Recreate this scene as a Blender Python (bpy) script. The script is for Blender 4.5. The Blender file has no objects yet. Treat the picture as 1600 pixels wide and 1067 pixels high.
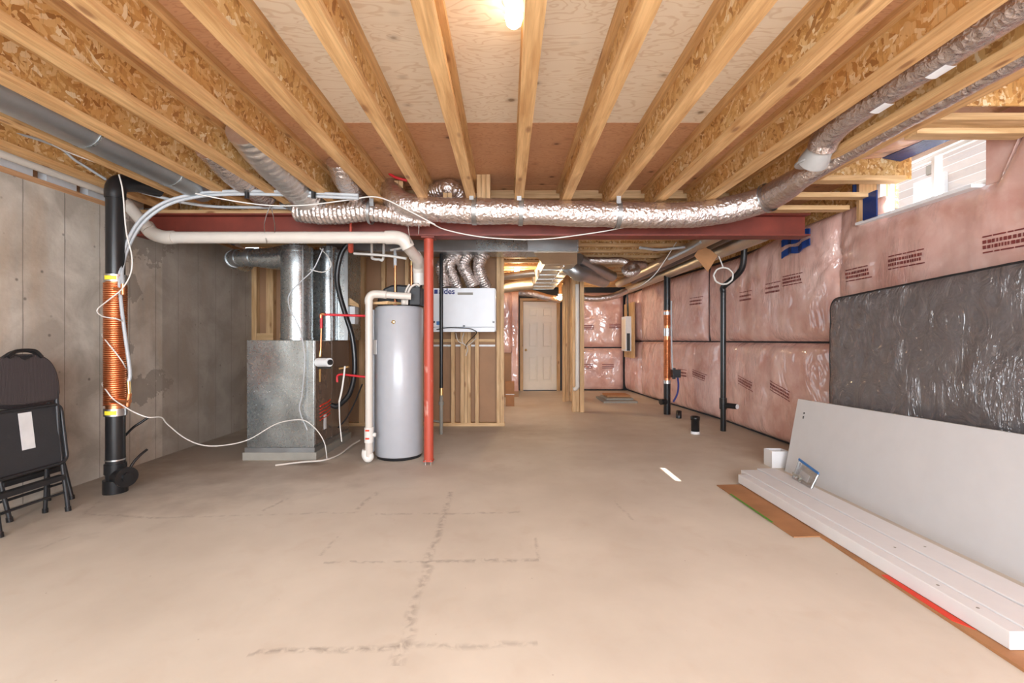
import bpy, bmesh, math, random
from mathutils import Vector, Matrix, noise as mnoise
S = bpy.context.scene
C = S.collection
R = math.radians
PI = math.pi

# ------------------------------------------------------------------ camera, world, lights, exposure
F = 711.0; CX = 792.0; CY = 531.0; CH = 1.16     # focal length (px of a 1600 px wide frame), principal point, eye height
cd = bpy.data.cameras.new('camera'); cam = bpy.data.objects.new('camera', cd); C.objects.link(cam)
cam.location = (0, 0, CH); cam.rotation_euler = (R(90), 0, 0)
cd.sensor_width = 36; cd.lens = F / 1600 * 36
cd.shift_x = (800 - CX) / 1600; cd.shift_y = -(533.5 - CY) / 1600
cd.clip_start = .05
S.camera = cam
S.view_settings.view_transform = 'Standard'; S.view_settings.look = 'None'
S.view_settings.exposure = 0.6; S.view_settings.gamma = 1; S.view_settings.use_curve_mapping = False

w = bpy.data.worlds.new('world'); S.world = w; w.use_nodes = True
bgn = w.node_tree.nodes['Background']
bgn.inputs[0].default_value = (.82, .91, 1, 1); bgn.inputs[1].default_value = 1.6

def area(name, loc, rot, sx, sy, power, col=(1, 1, 1)):
    l = bpy.data.lights.new(name, 'AREA'); l.shape = 'RECTANGLE'; l.size = sx; l.size_y = sy
    l.energy = power; l.color = col
    o = bpy.data.objects.new(name, l); C.objects.link(o); o.location = loc; o.rotation_euler = rot
    return o
# soft daylight-coloured fill, added behind the camera to brighten the room
area('fill_behind_camera', (0.0, -2.3, 1.5), (R(90), 0, 0), 5.2, 2.1, 350, (.82, .91, 1))
sun = bpy.data.lights.new('sun', 'SUN'); sun.energy = 16; sun.angle = R(.5); sun.color = (1, .95, .88)
so = bpy.data.objects.new('sun', sun); C.objects.link(so); so.location = (6, 3, 8)
so.rotation_euler = Vector((-1.0, .40, -1.38)).to_track_quat('-Z', 'Y').to_euler()
BULB = 17.0; BULB_FAR = 400.0

def at(px, py, Y):
    return Vector(((px - CX) / F * Y, Y, CH - (py - CY) / F * Y))
def path0(l_, Y): return smooth([at(a, b, Y) for a, b in l_], 6)
def fl(px, py, z=0.0):
    Y = (CH - z) * F / (py - CY)
    return Vector(((px - CX) / F * Y, Y, z))

# ------------------------------------------------------------------ materials
class T:
    def __init__(s, name):
        s.m = bpy.data.materials.new(name); s.m.use_nodes = True; s.t = s.m.node_tree
        s.b = s.t.nodes['Principled BSDF']
    def n(s, ty, ins=None, **at_):
        nd = s.t.nodes.new('ShaderNode' + ty)
        for k, v in at_.items(): setattr(nd, k, v)
        for k, v in (ins or {}).items():
            if isinstance(v, bpy.types.NodeSocket): s.t.links.new(v, nd.inputs[k])
            else: nd.inputs[k].default_value = v
        return nd
    def coord(s, sc=(1, 1, 1), rnd=7.0, rot=(0, 0, 0)):
        tc = s.n('TexCoord'); oi = s.n('ObjectInfo')
        a = s.n('VectorMath', {0: oi.outputs['Location']}, operation='ADD')
        r = s.n('Math', {0: oi.outputs['Random'], 1: rnd}, operation='MULTIPLY')
        s.t.links.new(r.outputs[0], a.inputs[1])
        b = s.n('VectorMath', {0: tc.outputs['Object'], 1: a.outputs[0]}, operation='ADD')
        return s.n('Mapping', {0: b.outputs[0], 'Scale': sc, 'Rotation': rot}).outputs[0]
    def noise(s, v, scale, detail=4, dist=0, rough=.55, col=False):
        x = s.n('TexNoise', {'Vector': v, 'Scale': scale, 'Detail': detail, 'Distortion': dist, 'Roughness': rough})
        return x.outputs[1 if col else 0]
    def ramp(s, f, *st):
        x = s.n('ValToRGB', {0: f}); e = x.color_ramp.elements
        while len(e) < len(st): e.new(.5)
        for i, (p, c) in enumerate(st):
            e[i].position = p; e[i].color = (c if len(c) == 4 else (*c, 1)) if not isinstance(c, (int, float)) else (c, c, c, 1)
        return x.outputs[0]
    def mix(s, f, a, b, mode='MIX'):
        x = s.n('Mix', data_type='RGBA', blend_type=mode)
        for i, v in ((0, f), (6, a), (7, b)):
            if isinstance(v, bpy.types.NodeSocket): s.t.links.new(v, x.inputs[i])
            else: x.inputs[i].default_value = (*v, 1) if isinstance(v, tuple) and len(v) == 3 else v
        return x.outputs[2]
    def math(s, op, a, b=0.0, c=0.0, clamp=False):
        x = s.n('Math', {0: a, 1: b, 2: c}, operation=op); x.use_clamp = clamp; return x.outputs[0]
    def bump(s, h, strength=.3, dist=.01, coat=False, both=False):
        x = s.n('Bump', {'Height': h, 'Strength': strength, 'Distance': dist}).outputs[0]
        if not coat or both: s.t.links.new(x, s.b.inputs['Normal'])
        if coat or both: s.t.links.new(x, s.b.inputs['Coat Normal'])
    def out(s, col=None, rough=None, metal=None, **k):
        for key, v in (('Base Color', col), ('Roughness', rough), ('Metallic', metal)):
            if v is None: continue
            if isinstance(v, bpy.types.NodeSocket): s.t.links.new(v, s.b.inputs[key])
            else: s.b.inputs[key].default_value = (*v, 1) if isinstance(v, tuple) and len(v) == 3 else v
        for key, v in k.items(): s.b.inputs[key.replace('_', ' ')].default_value = v
        return s.m

def plain(name, col, rough=.5, metal=0.0, var=.08, sc=9, bump=0.0, coat=0.0):
    t = T(name); v = t.coord()
    f = t.noise(v, sc, 5)
    c = t.mix(t.ramp(f, (.3, 0.0), (.7, 1.0)), tuple(x * (1 - var) for x in col), tuple(min(1, x * (1 + var)) for x in col))
    if bump: t.bump(t.noise(v, sc * 8, 3), bump, .004)
    return t.out(c, rough, metal, Coat_Weight=coat, Coat_Roughness=.1)

def pine(name, axis, a=(.47, .25, .09), b=(.74, .455, .205), knots=True):
    t = T(name); s = [9, 9, 9]; s[axis] = .8
    v = t.coord(tuple(s))
    g = t.noise(v, 3.2, 6, .6)
    c = t.mix(t.ramp(g, (.3, 0.0), (.68, 1.0)), a, b)
    s2 = [55, 55, 55]; s2[axis] = 1.5
    fine = t.noise(t.coord(tuple(s2)), 2.0, 3)
    c = t.mix(t.ramp(fine, (.45, 0.0), (.8, .45)), c, tuple(x * .62 for x in a))
    if knots:
        s3 = [8, 8, 8]; s3[axis] = 3
        vo = t.n('TexVoronoi', {'Vector': t.coord(tuple(s3)), 'Scale': 1.0}).outputs[0]
        c = t.mix(t.ramp(vo, (.07, .8), (.16, 0.0)), c, (.26, .11, .04))
    t.bump(fine, .25, .002)
    return t.out(c, .62)

def osb(name):
    t = T(name)
    base = t.coord((1, 1, 1))
    wob = t.noise(base, 9, 3, col=True)
    def lay(rot, scale):
        m0 = t.n('Mapping', {0: base, 'Rotation': (rot, 0, 0)})
        m = t.n('Mapping', {0: m0.outputs[0], 'Scale': (1, 1, .28)})
        w_ = t.mix(.06, m.outputs[0], wob, 'ADD')
        return t.n('TexVoronoi', {'Vector': w_, 'Scale': scale, 'Randomness': 1.0})
    A = lay(1.05, 50); B = lay(-1.15, 44); D = lay(.25, 48)
    sa, sb, sd = (t.n('SeparateColor', {0: q.outputs[1]}) for q in (A, B, D))
    m1 = t.math('GREATER_THAN', sa.outputs[2], sb.outputs[2])
    c1 = t.mix(m1, B.outputs[1], A.outputs[1]); s1 = t.n('SeparateColor', {0: c1})
    m2 = t.math('GREATER_THAN', sd.outputs[2], s1.outputs[2])
    c = t.mix(m2, c1, D.outputs[1])
    v = t.n('SeparateColor', {0: c}).outputs[0]
    col = t.ramp(v, (0, (.36, .165, .045)), (.12, (.54, .28, .085)), (.5, (.68, .40, .14)), (.85, (.78, .53, .25)), (1, (.88, .72, .47)))
    big = t.noise(base, 2.2, 2)
    col = t.mix(t.ramp(big, (.4, 0.0), (.7, .5)), col, (.88, .62, .36), 'MULTIPLY')
    fine = t.noise(t.coord((40, 160, 12)), 1.0, 2)
    col = t.mix(t.ramp(fine, (.58, 0.0), (.72, .45)), col, (.30, .15, .05))
    t.bump(v, .35, .003)
    return t.out(col, .55)

def ply(name, a, b, dark, sc=1.0):
    t = T(name)
    v = t.coord((1.0, 3.2, 1))
    g = t.noise(v, 1.7 * sc, 3, .4)
    rings = t.math('SINE', t.math('MULTIPLY', g, 95.0))
    r = t.ramp(rings, (.55, 0.0), (.98, 1.0))
    c = t.mix(t.noise(v, 2.5, 5), a, b)
    c = t.mix(t.math('MULTIPLY', r, .42), c, dark)
    vo = t.n('TexVoronoi', {'Vector': t.coord((4.2, 5.0, 1)), 'Scale': 1.15}).outputs[0]
    c = t.mix(t.ramp(vo, (.07, .95), (.12, .28), (.22, 0.0)), c, tuple(x * .45 for x in dark))
    return t.out(c, .6)

def foil(name, sc=22, st=.8, col=(.80, .77, .74), rough=.2):
    t = T(name); v = t.coord()
    w_ = t.noise(v, 7, 3, col=True)
    vv = t.mix(.12, v, w_, 'ADD')
    h = t.n('TexVoronoi', {'Vector': vv, 'Scale': sc}).outputs[0]
    h2 = t.noise(v, sc * 1.4, 4, 1.2)
    t.bump(t.math('ADD', h, h2), st, .016)
    return t.out(t.mix(t.noise(v, 5), col, tuple(x * .8 for x in col)), rough, .93)

def galv(name, col=(.47, .505, .51), rough=.27):
    t = T(name); v = t.coord()
    g = t.ramp(t.noise(v, 38, 2, .5), (.42, 0.0), (.58, 1.0))
    c = t.mix(t.math('MULTIPLY', g, .12), col, tuple(x * .78 for x in col))
    c = t.mix(t.ramp(t.noise(v, 2.5, 3), (.4, 0.0), (.7, .4)), c, tuple(x * .7 for x in col))
    rr = t.math('MULTIPLY_ADD', g, .02, rough)
    t.bump(t.noise(v, 2.2, 1), .5, .06)
    return t.out(c, rr, .9)

M = {}
M['wood_y'] = pine('pine_along_y', 1, (.50, .26, .095), (.78, .49, .225))
M['wood_x'] = pine('pine_along_x', 0, (.50, .29, .12), (.76, .51, .27))
M['wood_z'] = pine('pine_upright', 2, (.48, .275, .115), (.74, .49, .26))
M['wood_old'] = pine('aged_pine', 1, (.42, .20, .09), (.60, .35, .18))
M['osb'] = osb('oriented_strand_board')
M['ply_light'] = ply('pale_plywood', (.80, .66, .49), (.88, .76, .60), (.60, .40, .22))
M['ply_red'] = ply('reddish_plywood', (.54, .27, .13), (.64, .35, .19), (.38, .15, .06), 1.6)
M['foil'] = foil('crinkled_foil', 30, .5, (.80, .72, .68), .27)
M['foil_smooth'] = foil('foil_wrap', 16, .4, (.82, .80, .78), .3)
M['galv'] = galv('galvanised_sheet')
M['galv_dark'] = galv('dull_galvanised_sheet', (.44, .46, .47), .36)
M['galv_warm'] = galv('galvanised_sheet_under_joists', (.62, .55, .46), .42)
M['black'] = plain('black_plastic', (.012, .012, .013), .28)
M['blackmat'] = plain('black_enamel', (.018, .018, .02), .42)
M['panelblack'] = plain('black_vinyl', (.03, .03, .033), .55, bump=.2)
M['copper'] = plain('copper', (.80, .33, .15), .34, 1.0, .12)
M['brass'] = plain('brass', (.78, .55, .25), .3, 1.0)
M['white_pvc'] = plain('white_plastic_pipe', (.64, .585, .52), .35, var=.03)
M['cable'] = plain('white_cable', (.74, .71, .66), .4, var=.02)
M['pex'] = plain('grey_tubing', (.46, .48, .50), .35, var=.03)
M['redtube'] = plain('red_tubing', (.62, .02, .03), .35)
M['redsteel'] = plain('dark_red_primer', (.19, .034, .020), .5, var=.22, sc=5)
t = T('bright_red_primer'); v = t.coord((1, 1, .35))
wear = t.ramp(t.noise(v, 11, 5), (.66, 0.0), (.72, .8))
M['redpost'] = t.out(t.mix(wear, (.46, .070, .038), (.62, .30, .24)), .5)
M['heater'] = plain('grey_enamel', (.42, .43, .46), .32, var=.03, coat=.3)
M['whitebox'] = plain('white_enamel', (.80, .82, .85), .4, var=.02)
M['whiteboard'] = plain('white_laminate', (.66, .655, .66), .45, var=.02)
M['whitefoam'] = plain('white_painted_board', (.78, .775, .78), .55, var=.02)
M['door'] = plain('door_paint', (.84, .76, .64), .45, var=.02)
M['brownsheet'] = plain('brown_sheathing', (.36, .20, .105), .7, var=.12, sc=2)
M['card'] = plain('cardboard', (.42, .20, .085), .75, var=.15, sc=4)
M['navy'] = plain('navy_print', (.01, .02, .18), .5)
M['ink'] = plain('dark_red_ink', (.22, .045, .04), .6)
M['redprint'] = plain('red_print', (.75, .05, .02), .6)
M['green'] = plain('green_print', (.08, .30, .03), .6)
M['yellow'] = plain('yellow_label', (.85, .70, .04), .5)
M['blue'] = plain('blue_membrane', (.008, .035, .16), .25, bump=.4)
M['bluezip'] = plain('blue_zip', (.05, .18, .45), .3)
M['steel'] = plain('bare_steel', (.62, .62, .62), .3, 1.0)
M['gap'] = plain('damp_proof_black', (.02, .02, .024), .6)
M['greystone'] = plain('grey_tile', (.30, .28, .24), .7)
M['dark_soil'] = plain('dark_soil', (.06, .05, .04), .9)
M['paper'] = plain('white_paper', (.80, .80, .80), .6)
M['frame'] = plain('window_vinyl', (.90, .91, .92), .35, var=.01)
M['greyrib'] = plain('white_ribbed_sleeve', (.38, .36, .34), .5)
M['furnace'] = plain('brown_grey_enamel', (.20, .155, .13), .22, .35, var=.15, coat=.6)
M['fabric'] = None
t = T('dark_woven_fabric'); v = t.coord((1, 1, 1))
wv = t.n('TexWave', {'Vector': v, 'Scale': 42.0, 'Distortion': 1.5}, bands_direction='Y').outputs[1]
t.bump(wv, .4, .003)
M['fabric'] = t.out(t.mix(wv, (.030, .024, .026), (.085, .068, .068)), .85)

t = T('pink_batts_under_polythene'); v = t.coord((1, 1, 1), 3)
c = t.mix(t.ramp(t.noise(v, 2.6, 6, .4), (.32, 0.0), (.68, 1.0)), (.64, .33, .27), (.84, .57, .50))
c = t.mix(t.ramp(t.noise(v, 13, 5), (.5, 0.0), (.8, .35)), c, (.90, .72, .64))
msk = t.ramp(t.noise(v, 1.5, 2, .5), (.50, 0.0), (.62, 1.0))
h = t.math('MULTIPLY', t.noise(t.coord((7, 7, 1.6), 3), 2.4, 3, 1.5), msk)
h2 = t.noise(t.coord((1.6, 1.6, 1.0), 3), 2.2, 2, 1.5)
t.bump(t.math('ADD', h, t.math('MULTIPLY', h2, .7)), .75, .06, coat=True)
M['pink'] = t.out(c, .45, Coat_Weight=1.0, Coat_Roughness=.10, Coat_IOR=1.75)

t = T('mattress_in_polythene'); v = t.coord((1, 1, 1), 3)
c = t.mix(t.noise(v, 60, 3), (.095, .088, .09), (.15, .14, .145))
msk = t.ramp(t.noise(v, 1.7, 2, .5), (.44, 0.0), (.60, 1.0))
h = t.math('MULTIPLY', t.noise(t.coord((9, 9, 2.4), 3), 2.6, 3, 1.8), msk)
h2 = t.noise(t.coord((2.0, 2.0, 1.6), 3, (R(35), 0, 0)), 3.0, 3, 2.0)
t.bump(t.math('ADD', h, t.math('MULTIPLY', h2, .7)), 1.0, .07, coat=True)
M['mattress'] = t.out(c, .55, Coat_Weight=1.0, Coat_Roughness=.11, Coat_IOR=1.8)

t = T('foundation_concrete'); v = t.coord((1, 1, 1), 0)
c = t.mix(t.ramp(t.noise(v, 2.6, 8, .5), (.38, 0.0), (.62, 1.0)), (.40, .35, .29), (.62, .56, .48))
c = t.mix(t.ramp(t.noise(t.coord((1, 1.6, .25), 0), 3.0, 5), (.52, 0.0), (.72, .5)), c, (.50, .37, .26))
sx = t.n('SeparateXYZ', {0: t.n('TexCoord').outputs['Object']})
Yc = sx.outputs[1]; Zc = sx.outputs[2]
fr = t.math('FRACT', t.math('DIVIDE', t.math('ADD', Yc, 8.065), .305))
line = t.math('LESS_THAN', fr, t.math('MULTIPLY_ADD', t.noise(v, 6, 3), .06, -.005))
c = t.mix(t.math('MULTIPLY', line, .55), c, (.12, .10, .08))
pit = t.n('TexVoronoi', {'Vector': v, 'Scale': 6.0}).outputs[0]
c = t.mix(t.ramp(pit, (.04, .7), (.09, 0.0)), c, (.10, .085, .07))
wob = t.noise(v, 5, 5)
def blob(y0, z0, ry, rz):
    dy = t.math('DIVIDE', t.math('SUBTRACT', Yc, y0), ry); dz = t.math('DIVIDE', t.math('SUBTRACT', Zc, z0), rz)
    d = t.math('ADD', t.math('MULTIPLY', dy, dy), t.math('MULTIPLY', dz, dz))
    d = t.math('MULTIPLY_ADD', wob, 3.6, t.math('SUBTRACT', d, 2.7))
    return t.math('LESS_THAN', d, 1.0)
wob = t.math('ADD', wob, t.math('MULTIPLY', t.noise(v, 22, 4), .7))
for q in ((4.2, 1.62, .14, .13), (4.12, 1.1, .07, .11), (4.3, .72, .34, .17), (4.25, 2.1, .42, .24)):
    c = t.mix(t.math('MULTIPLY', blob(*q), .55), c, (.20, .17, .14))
shade_tone = t.math('MULTIPLY', t.math('SMOOTH_MIN', t.math('MULTIPLY', t.math('SUBTRACT', Yc, 4.52), 60.0, clamp=True), 1.0, .1), .55)  # far part of the wall: shadow and concrete tone darkened into the colour
c = t.mix(shade_tone, c, (.26, .215, .175))
t.bump(t.noise(v, 30, 5), .35, .006)
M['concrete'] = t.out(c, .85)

# floor slab: trowelled cream concrete with scuffs, tyre-like marks and dirt of their own shape
t = T('floor_concrete'); v = t.coord((1, 1, 1), 0)
c = t.mix(t.ramp(t.noise(v, 1.1, 6), (.33, 0.0), (.68, 1.0)), (.60, .535, .45), (.73, .665, .57))
c = t.mix(t.ramp(t.noise(v, 5, 6, .5), (.55, 0.0), (.8, .35)), c, (.56, .45, .35))
spk = t.n('TexVoronoi', {'Vector': v, 'Scale': 7.0}).outputs[0]
c = t.mix(t.ramp(spk, (.015, .5), (.035, 0.0)), c, (.30, .20, .14))
sx = t.n('SeparateXYZ', {0: t.n('TexCoord').outputs['Object']}); X_ = sx.outputs[0]; Y_ = sx.outputs[1]
nb = t.noise(v, 22, 4, .5); nw = t.noise(v, 4, 3)
def scuff(a, b, wd, amt, col=(.30, .25, .205)):
    wd = wd * .75
    global c
    (x0, y0), (x1, y1) = a, b
    dx, dy = x1 - x0, y1 - y0; L = math.hypot(dx, dy); dx /= L; dy /= L
    px = t.math('SUBTRACT', X_, x0); py = t.math('SUBTRACT', Y_, y0)
    al = t.math('ADD', t.math('MULTIPLY', px, dx), t.math('MULTIPLY', py, dy))
    ac = t.math('ADD', t.math('MULTIPLY', px, -dy), t.math('MULTIPLY', py, dx))
    ac = t.math('ABSOLUTE', t.math('ADD', ac, t.math('MULTIPLY_ADD', nw, .08, -.04)))
    inl = t.math('MULTIPLY', t.math('GREATER_THAN', al, 0.0), t.math('LESS_THAN', al, L))
    core = t.math('SUBTRACT', 1.0, t.math('DIVIDE', ac, wd), clamp=True)
    m = t.math('MULTIPLY', t.math('MULTIPLY', inl, core), t.math('MULTIPLY', t.math('SUBTRACT', nb, .42), 6.0, clamp=True))
    c = t.mix(t.math('MULTIPLY', m, amt * .95), c, col)
def sc(p, q, wd, amt, **k):
    A = fl(*p); B = fl(*q); scuff((A.x, A.y), (B.x, B.y), wd, amt, **k)
sc((706, 768), (618, 1040), .045, .6)
sc((130, 803), (250, 809), .03, .6); sc((250, 809), (560, 800), .025, .4); sc((580, 804), (820, 800), .03, .5)
sc((505, 880), (640, 877), .025, .5); sc((640, 877), (842, 874), .035, .6); sc((842, 874), (838, 840), .02, .4)
sc((390, 1019), (640, 1010), .03, .75); sc((640, 1010), (840, 1004), .03, .45)
sc((408, 798), (452, 778), .03, .6); sc((556, 796), (590, 768), .03, .5); sc((500, 868), (530, 838), .02, .4)
sc((60, 860), (110, 838), .02, .4); sc((130, 803), (160, 780), .03, .5); sc((960, 780), (990, 816), .02, .35)
def patch(x0, y0, rx, ry, amt, col):
    global c
    dx = t.math('DIVIDE', t.math('SUBTRACT', X_, x0), rx); dy = t.math('DIVIDE', t.math('SUBTRACT', Y_, y0), ry)
    d = t.math('SQRT', t.math('ADD', t.math('MULTIPLY', dx, dx), t.math('MULTIPLY', dy, dy)))
    m = t.math('SUBTRACT', 1.95, t.math('MULTIPLY_ADD', nw, 1.1, d), clamp=True)
    c = t.mix(t.math('MULTIPLY', m, amt), c, col)
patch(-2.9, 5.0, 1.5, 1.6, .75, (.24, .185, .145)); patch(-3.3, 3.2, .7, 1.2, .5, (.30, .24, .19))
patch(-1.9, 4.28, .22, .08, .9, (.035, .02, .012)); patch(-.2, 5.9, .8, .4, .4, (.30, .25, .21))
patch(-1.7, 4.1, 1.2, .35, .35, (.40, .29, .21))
patch(2.9, 5.5, .5, 2.2, .5, (.36, .29, .23)); patch(1.6, 8.4, 2.2, 3.4, .35, (.44, .30, .19))
t.bump(t.noise(v, 26, 5), .12, .004)
M['floor'] = t.out(c, .62)

t = T('white_brick_outside'); v = t.coord((1, 1, 1), 0)
mp = t.n('Mapping', {0: v, 'Rotation': (R(90), 0, R(90))})
br = t.n('TexBrick', {'Vector': mp.outputs[0], 'Color1': (.52, .46, .43, 1), 'Color2': (.62, .57, .54, 1), 'Mortar': (.80, .80, .80, 1), 'Scale': 4.0})
M['brick'] = t.out(br.outputs[0], .8)

def glassmat(name, col=(1, 1, 1), mixf=.92, rough=.02):
    m = bpy.data.materials.new(name); m.use_nodes = True; nt = m.node_tree
    nt.nodes.remove(nt.nodes['Principled BSDF'])
    tr = nt.nodes.new('ShaderNodeBsdfTransparent'); tr.inputs[0].default_value = (*col, 1)
    gl = nt.nodes.new('ShaderNodeBsdfGlossy'); gl.inputs['Roughness'].default_value = rough
    mx = nt.nodes.new('ShaderNodeMixShader'); mx.inputs[0].default_value = 1 - mixf
    nt.links.new(tr.outputs[0], mx.inputs[1]); nt.links.new(gl.outputs[0], mx.inputs[2])
    nt.links.new(mx.outputs[0], nt.nodes['Material Output'].inputs[0])
    return m
M['glass'] = glassmat('window_glass')
M['poly'] = glassmat('clear_polythene', (.9, .93, .95), .6, .25)
def emis(name, col, st):
    m = bpy.data.materials.new(name); m.use_nodes = True
    b = m.node_tree.nodes['Principled BSDF']; b.inputs['Emission Color'].default_value = (*col, 1); b.inputs['Emission Strength'].default_value = st
    return m
M['bulb'] = emis('glowing_bulb', (1, .86, .66), BULB)
M['bulb_far'] = emis('glowing_bulb_far', (1, .74, .43), BULB_FAR)

# ------------------------------------------------------------------ geometry helpers
def rootloc(o):
    l = Vector((0, 0, 0))
    while o is not None: l += o.location; o = o.parent
    return l

class MB:
    def __init__(s): s.v = []; s.f = []; s.sm = []
    def add(s, vs, fs, smooth=False):
        n = len(s.v); s.v += [tuple(x) for x in vs]
        s.f += [tuple(i + n for i in f) for f in fs]; s.sm += [smooth] * len(fs)
        return s
    def box(s, a, b, mat=None):
        x0, y0, z0 = (min(a[i], b[i]) for i in range(3)); x1, y1, z1 = (max(a[i], b[i]) for i in range(3))
        vs = [Vector(p) for p in ((x0, y0, z0), (x1, y0, z0), (x1, y1, z0), (x0, y1, z0), (x0, y0, z1), (x1, y0, z1), (x1, y1, z1), (x0, y1, z1))]
        if mat is not None: vs = [mat @ p for p in vs]
        return s.add(vs, [(3, 2, 1, 0), (4, 5, 6, 7), (0, 1, 5, 4), (1, 2, 6, 5), (2, 3, 7, 6), (3, 0, 4, 7)])
    def hexa(s, bot, top):      # four bottom and four top corners, counter-clockwise from above
        return s.add(list(bot) + list(top), [(3, 2, 1, 0), (4, 5, 6, 7), (0, 1, 5, 4), (1, 2, 6, 5), (2, 3, 7, 6), (3, 0, 4, 7)])
    def prism(s, outline, d):   # outline of 3-D points extruded by vector d
        n = len(outline); d = Vector(d); o = [Vector(p) for p in outline]
        fs = [tuple(range(n))[::-1], tuple(range(n, 2 * n))]
        for i in range(n): fs.append((i, (i + 1) % n, n + (i + 1) % n, n + i))
        return s.add(o + [p + d for p in o], fs)
    def tube(s, pts, r, seg=12, rf=None, caps=True, smooth=True):
        pts = [Vector(p) for p in pts]; n = len(pts); rings = []
        t0 = (pts[1] - pts[0]).normalized()
        up = Vector((0, 0, 1)) if abs(t0.z) < .9 else Vector((1, 0, 0))
        nx = t0.cross(up).normalized(); L = 0
        for i, p in enumerate(pts):
            if i: L += (p - pts[i - 1]).length
            tt = (pts[min(i + 1, n - 1)] - pts[max(i - 1, 0)]).normalized()
            nx = (nx - tt * nx.dot(tt)).normalized(); ny = tt.cross(nx)
            ri = r[i] if isinstance(r, (list, tuple)) else r
            for k in range(seg):
                a = 2 * PI * k / seg
                q = ri * (rf(L, a, p) if rf else 1)
                rings.append(p + nx * math.cos(a) * q + ny * math.sin(a) * q)
        fs = [(i * seg + k, i * seg + (k + 1) % seg, (i + 1) * seg + (k + 1) % seg, (i + 1) * seg + k) for i in range(n - 1) for k in range(seg)]
        s.add(rings, fs, smooth)
        if caps:
            s.add(rings[:seg], [tuple(range(seg))[::-1]]); s.add(rings[-seg:], [tuple(range(seg))])
        return s
    def cyl(s, a, b, r, seg=20, r2=None):
        return s.tube([a, b], [r, r if r2 is None else r2], seg)
    def lathe(s, c, prof, seg=28, axis=2):
        vs = []
        for r, h in prof:
            for k in range(seg):
                a = 2 * PI * k / seg; p = [0, 0, 0]
                p[(axis + 1) % 3] = r * math.cos(a); p[(axis + 2) % 3] = r * math.sin(a); p[axis] = h
                vs.append(Vector(c) + Vector(p))
        n = len(prof)
        s.add(vs, [(i * seg + k, i * seg + (k + 1) % seg, (i + 1) * seg + (k + 1) % seg, (i + 1) * seg + k) for i in range(n - 1) for k in range(seg)], True)
        return s
    def build(s, name, mat, parent=None, loc=None, bev=0.0):
        me = bpy.data.meshes.new(name)
        if parent is None and loc is None:
            xs = [p[0] for p in s.v]; ys = [p[1] for p in s.v]; zs = [p[2] for p in s.v]
            loc = ((min(xs) + max(xs)) / 2, (min(ys) + max(ys)) / 2, min(zs))
        base = rootloc(parent) + Vector(loc if loc is not None else (0, 0, 0))
        me.from_pydata([tuple(Vector(p) - base) for p in s.v], [], s.f)
        me.materials.append(M[mat] if isinstance(mat, str) else mat)
        for i, p in enumerate(me.polygons): p.use_smooth = s.sm[i]
        me.update()
        o = bpy.data.objects.new(name, me); C.objects.link(o); o.parent = parent
        if loc is not None: o.location = loc
        if bev:
            m = o.modifiers.new('bevel', 'BEVEL'); m.width = bev; m.segments = 2; m.limit_method = 'ANGLE'; m.angle_limit = R(50)
        return o

def smooth(pts, n=8):
    P = [Vector(p) for p in pts]; out = []
    P = [P[0] * 2 - P[1]] + P + [P[-1] * 2 - P[-2]]
    for i in range(1, len(P) - 2):
        a, b, c_, d = P[i - 1:i + 3]
        for k in range(n):
            t_ = k / n
            out.append(.5 * ((2 * b) + (-a + c_) * t_ + (2 * a - 5 * b + 4 * c_ - d) * t_ * t_ + (-a + 3 * b - 3 * c_ + d) * t_ ** 3))
    out.append(P[-2]); return out
def resample(pts, step):
    out = [pts[0]]; acc = 0
    for a, b in zip(pts, pts[1:]):
        L = (b - a).length; pos = step - acc
        while pos <= L:
            out.append(a.lerp(b, pos / L)); pos += step
        acc = L - (pos - step)
    return out
def tag(o, label, cat, group=None, kind=None):
    o['label'] = label; o['category'] = cat
    if group: o['group'] = group
    if kind: o['kind'] = kind
    return o
def thing(name, label, cat, loc=(0, 0, 0), group=None):
    o = bpy.data.objects.new(name, None); C.objects.link(o); o.location = loc; o.empty_display_size = .1
    bpy.context.view_layer.update(); return tag(o, label, cat, group)
def setting(name, loc=(0, 0, 0)):
    o = bpy.data.objects.new(name, None); C.objects.link(o); o.location = loc; o['kind'] = 'structure'; return o
def struct(name, mb, mat, parent=None, **k):
    o = mb.build(name, mat, parent, **k)
    if parent is None: o['kind'] = 'structure'
    return o
def B(a, b, name, mat, parent=None, **k): return MB().box(a, b).build(name, mat, parent, **k)
def put(src, parent, loc):
    """a copy of a part (and of its sub-parts) sharing mesh data"""
    o = src.copy(); C.objects.link(o); o.parent = parent; o.location = loc
    for ch in src.children:
        c_ = ch.copy(); C.objects.link(c_); c_.parent = o
    return o
def fz(p, s=0.0): return mnoise.noise(Vector(p) + Vector((s, s * 1.7, s * .3)))
def crinkle(amp=.05, fr=14, ridge=0.0, pitch=.03, seed=0.0):
    def f(L, a, p):
        q = 1 + amp * fz(p * fr, seed) + amp * .5 * fz(p * fr * 2.3, seed)
        if ridge: q += ridge * math.sin(2 * PI * L / pitch)
        return q
    return f

# ------------------------------------------------------------------ the room
YB = -2.5; YF = 10.5; XL = -3.43; ZT = 2.60; ZJ = 2.355
def fine_floor():
    return MB().box((-3.7, YB - .1, -.12), (3.5, YF + .1, 0))
struct('floor', fine_floor(), 'floor', loc=(0, 0, 0))

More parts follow.
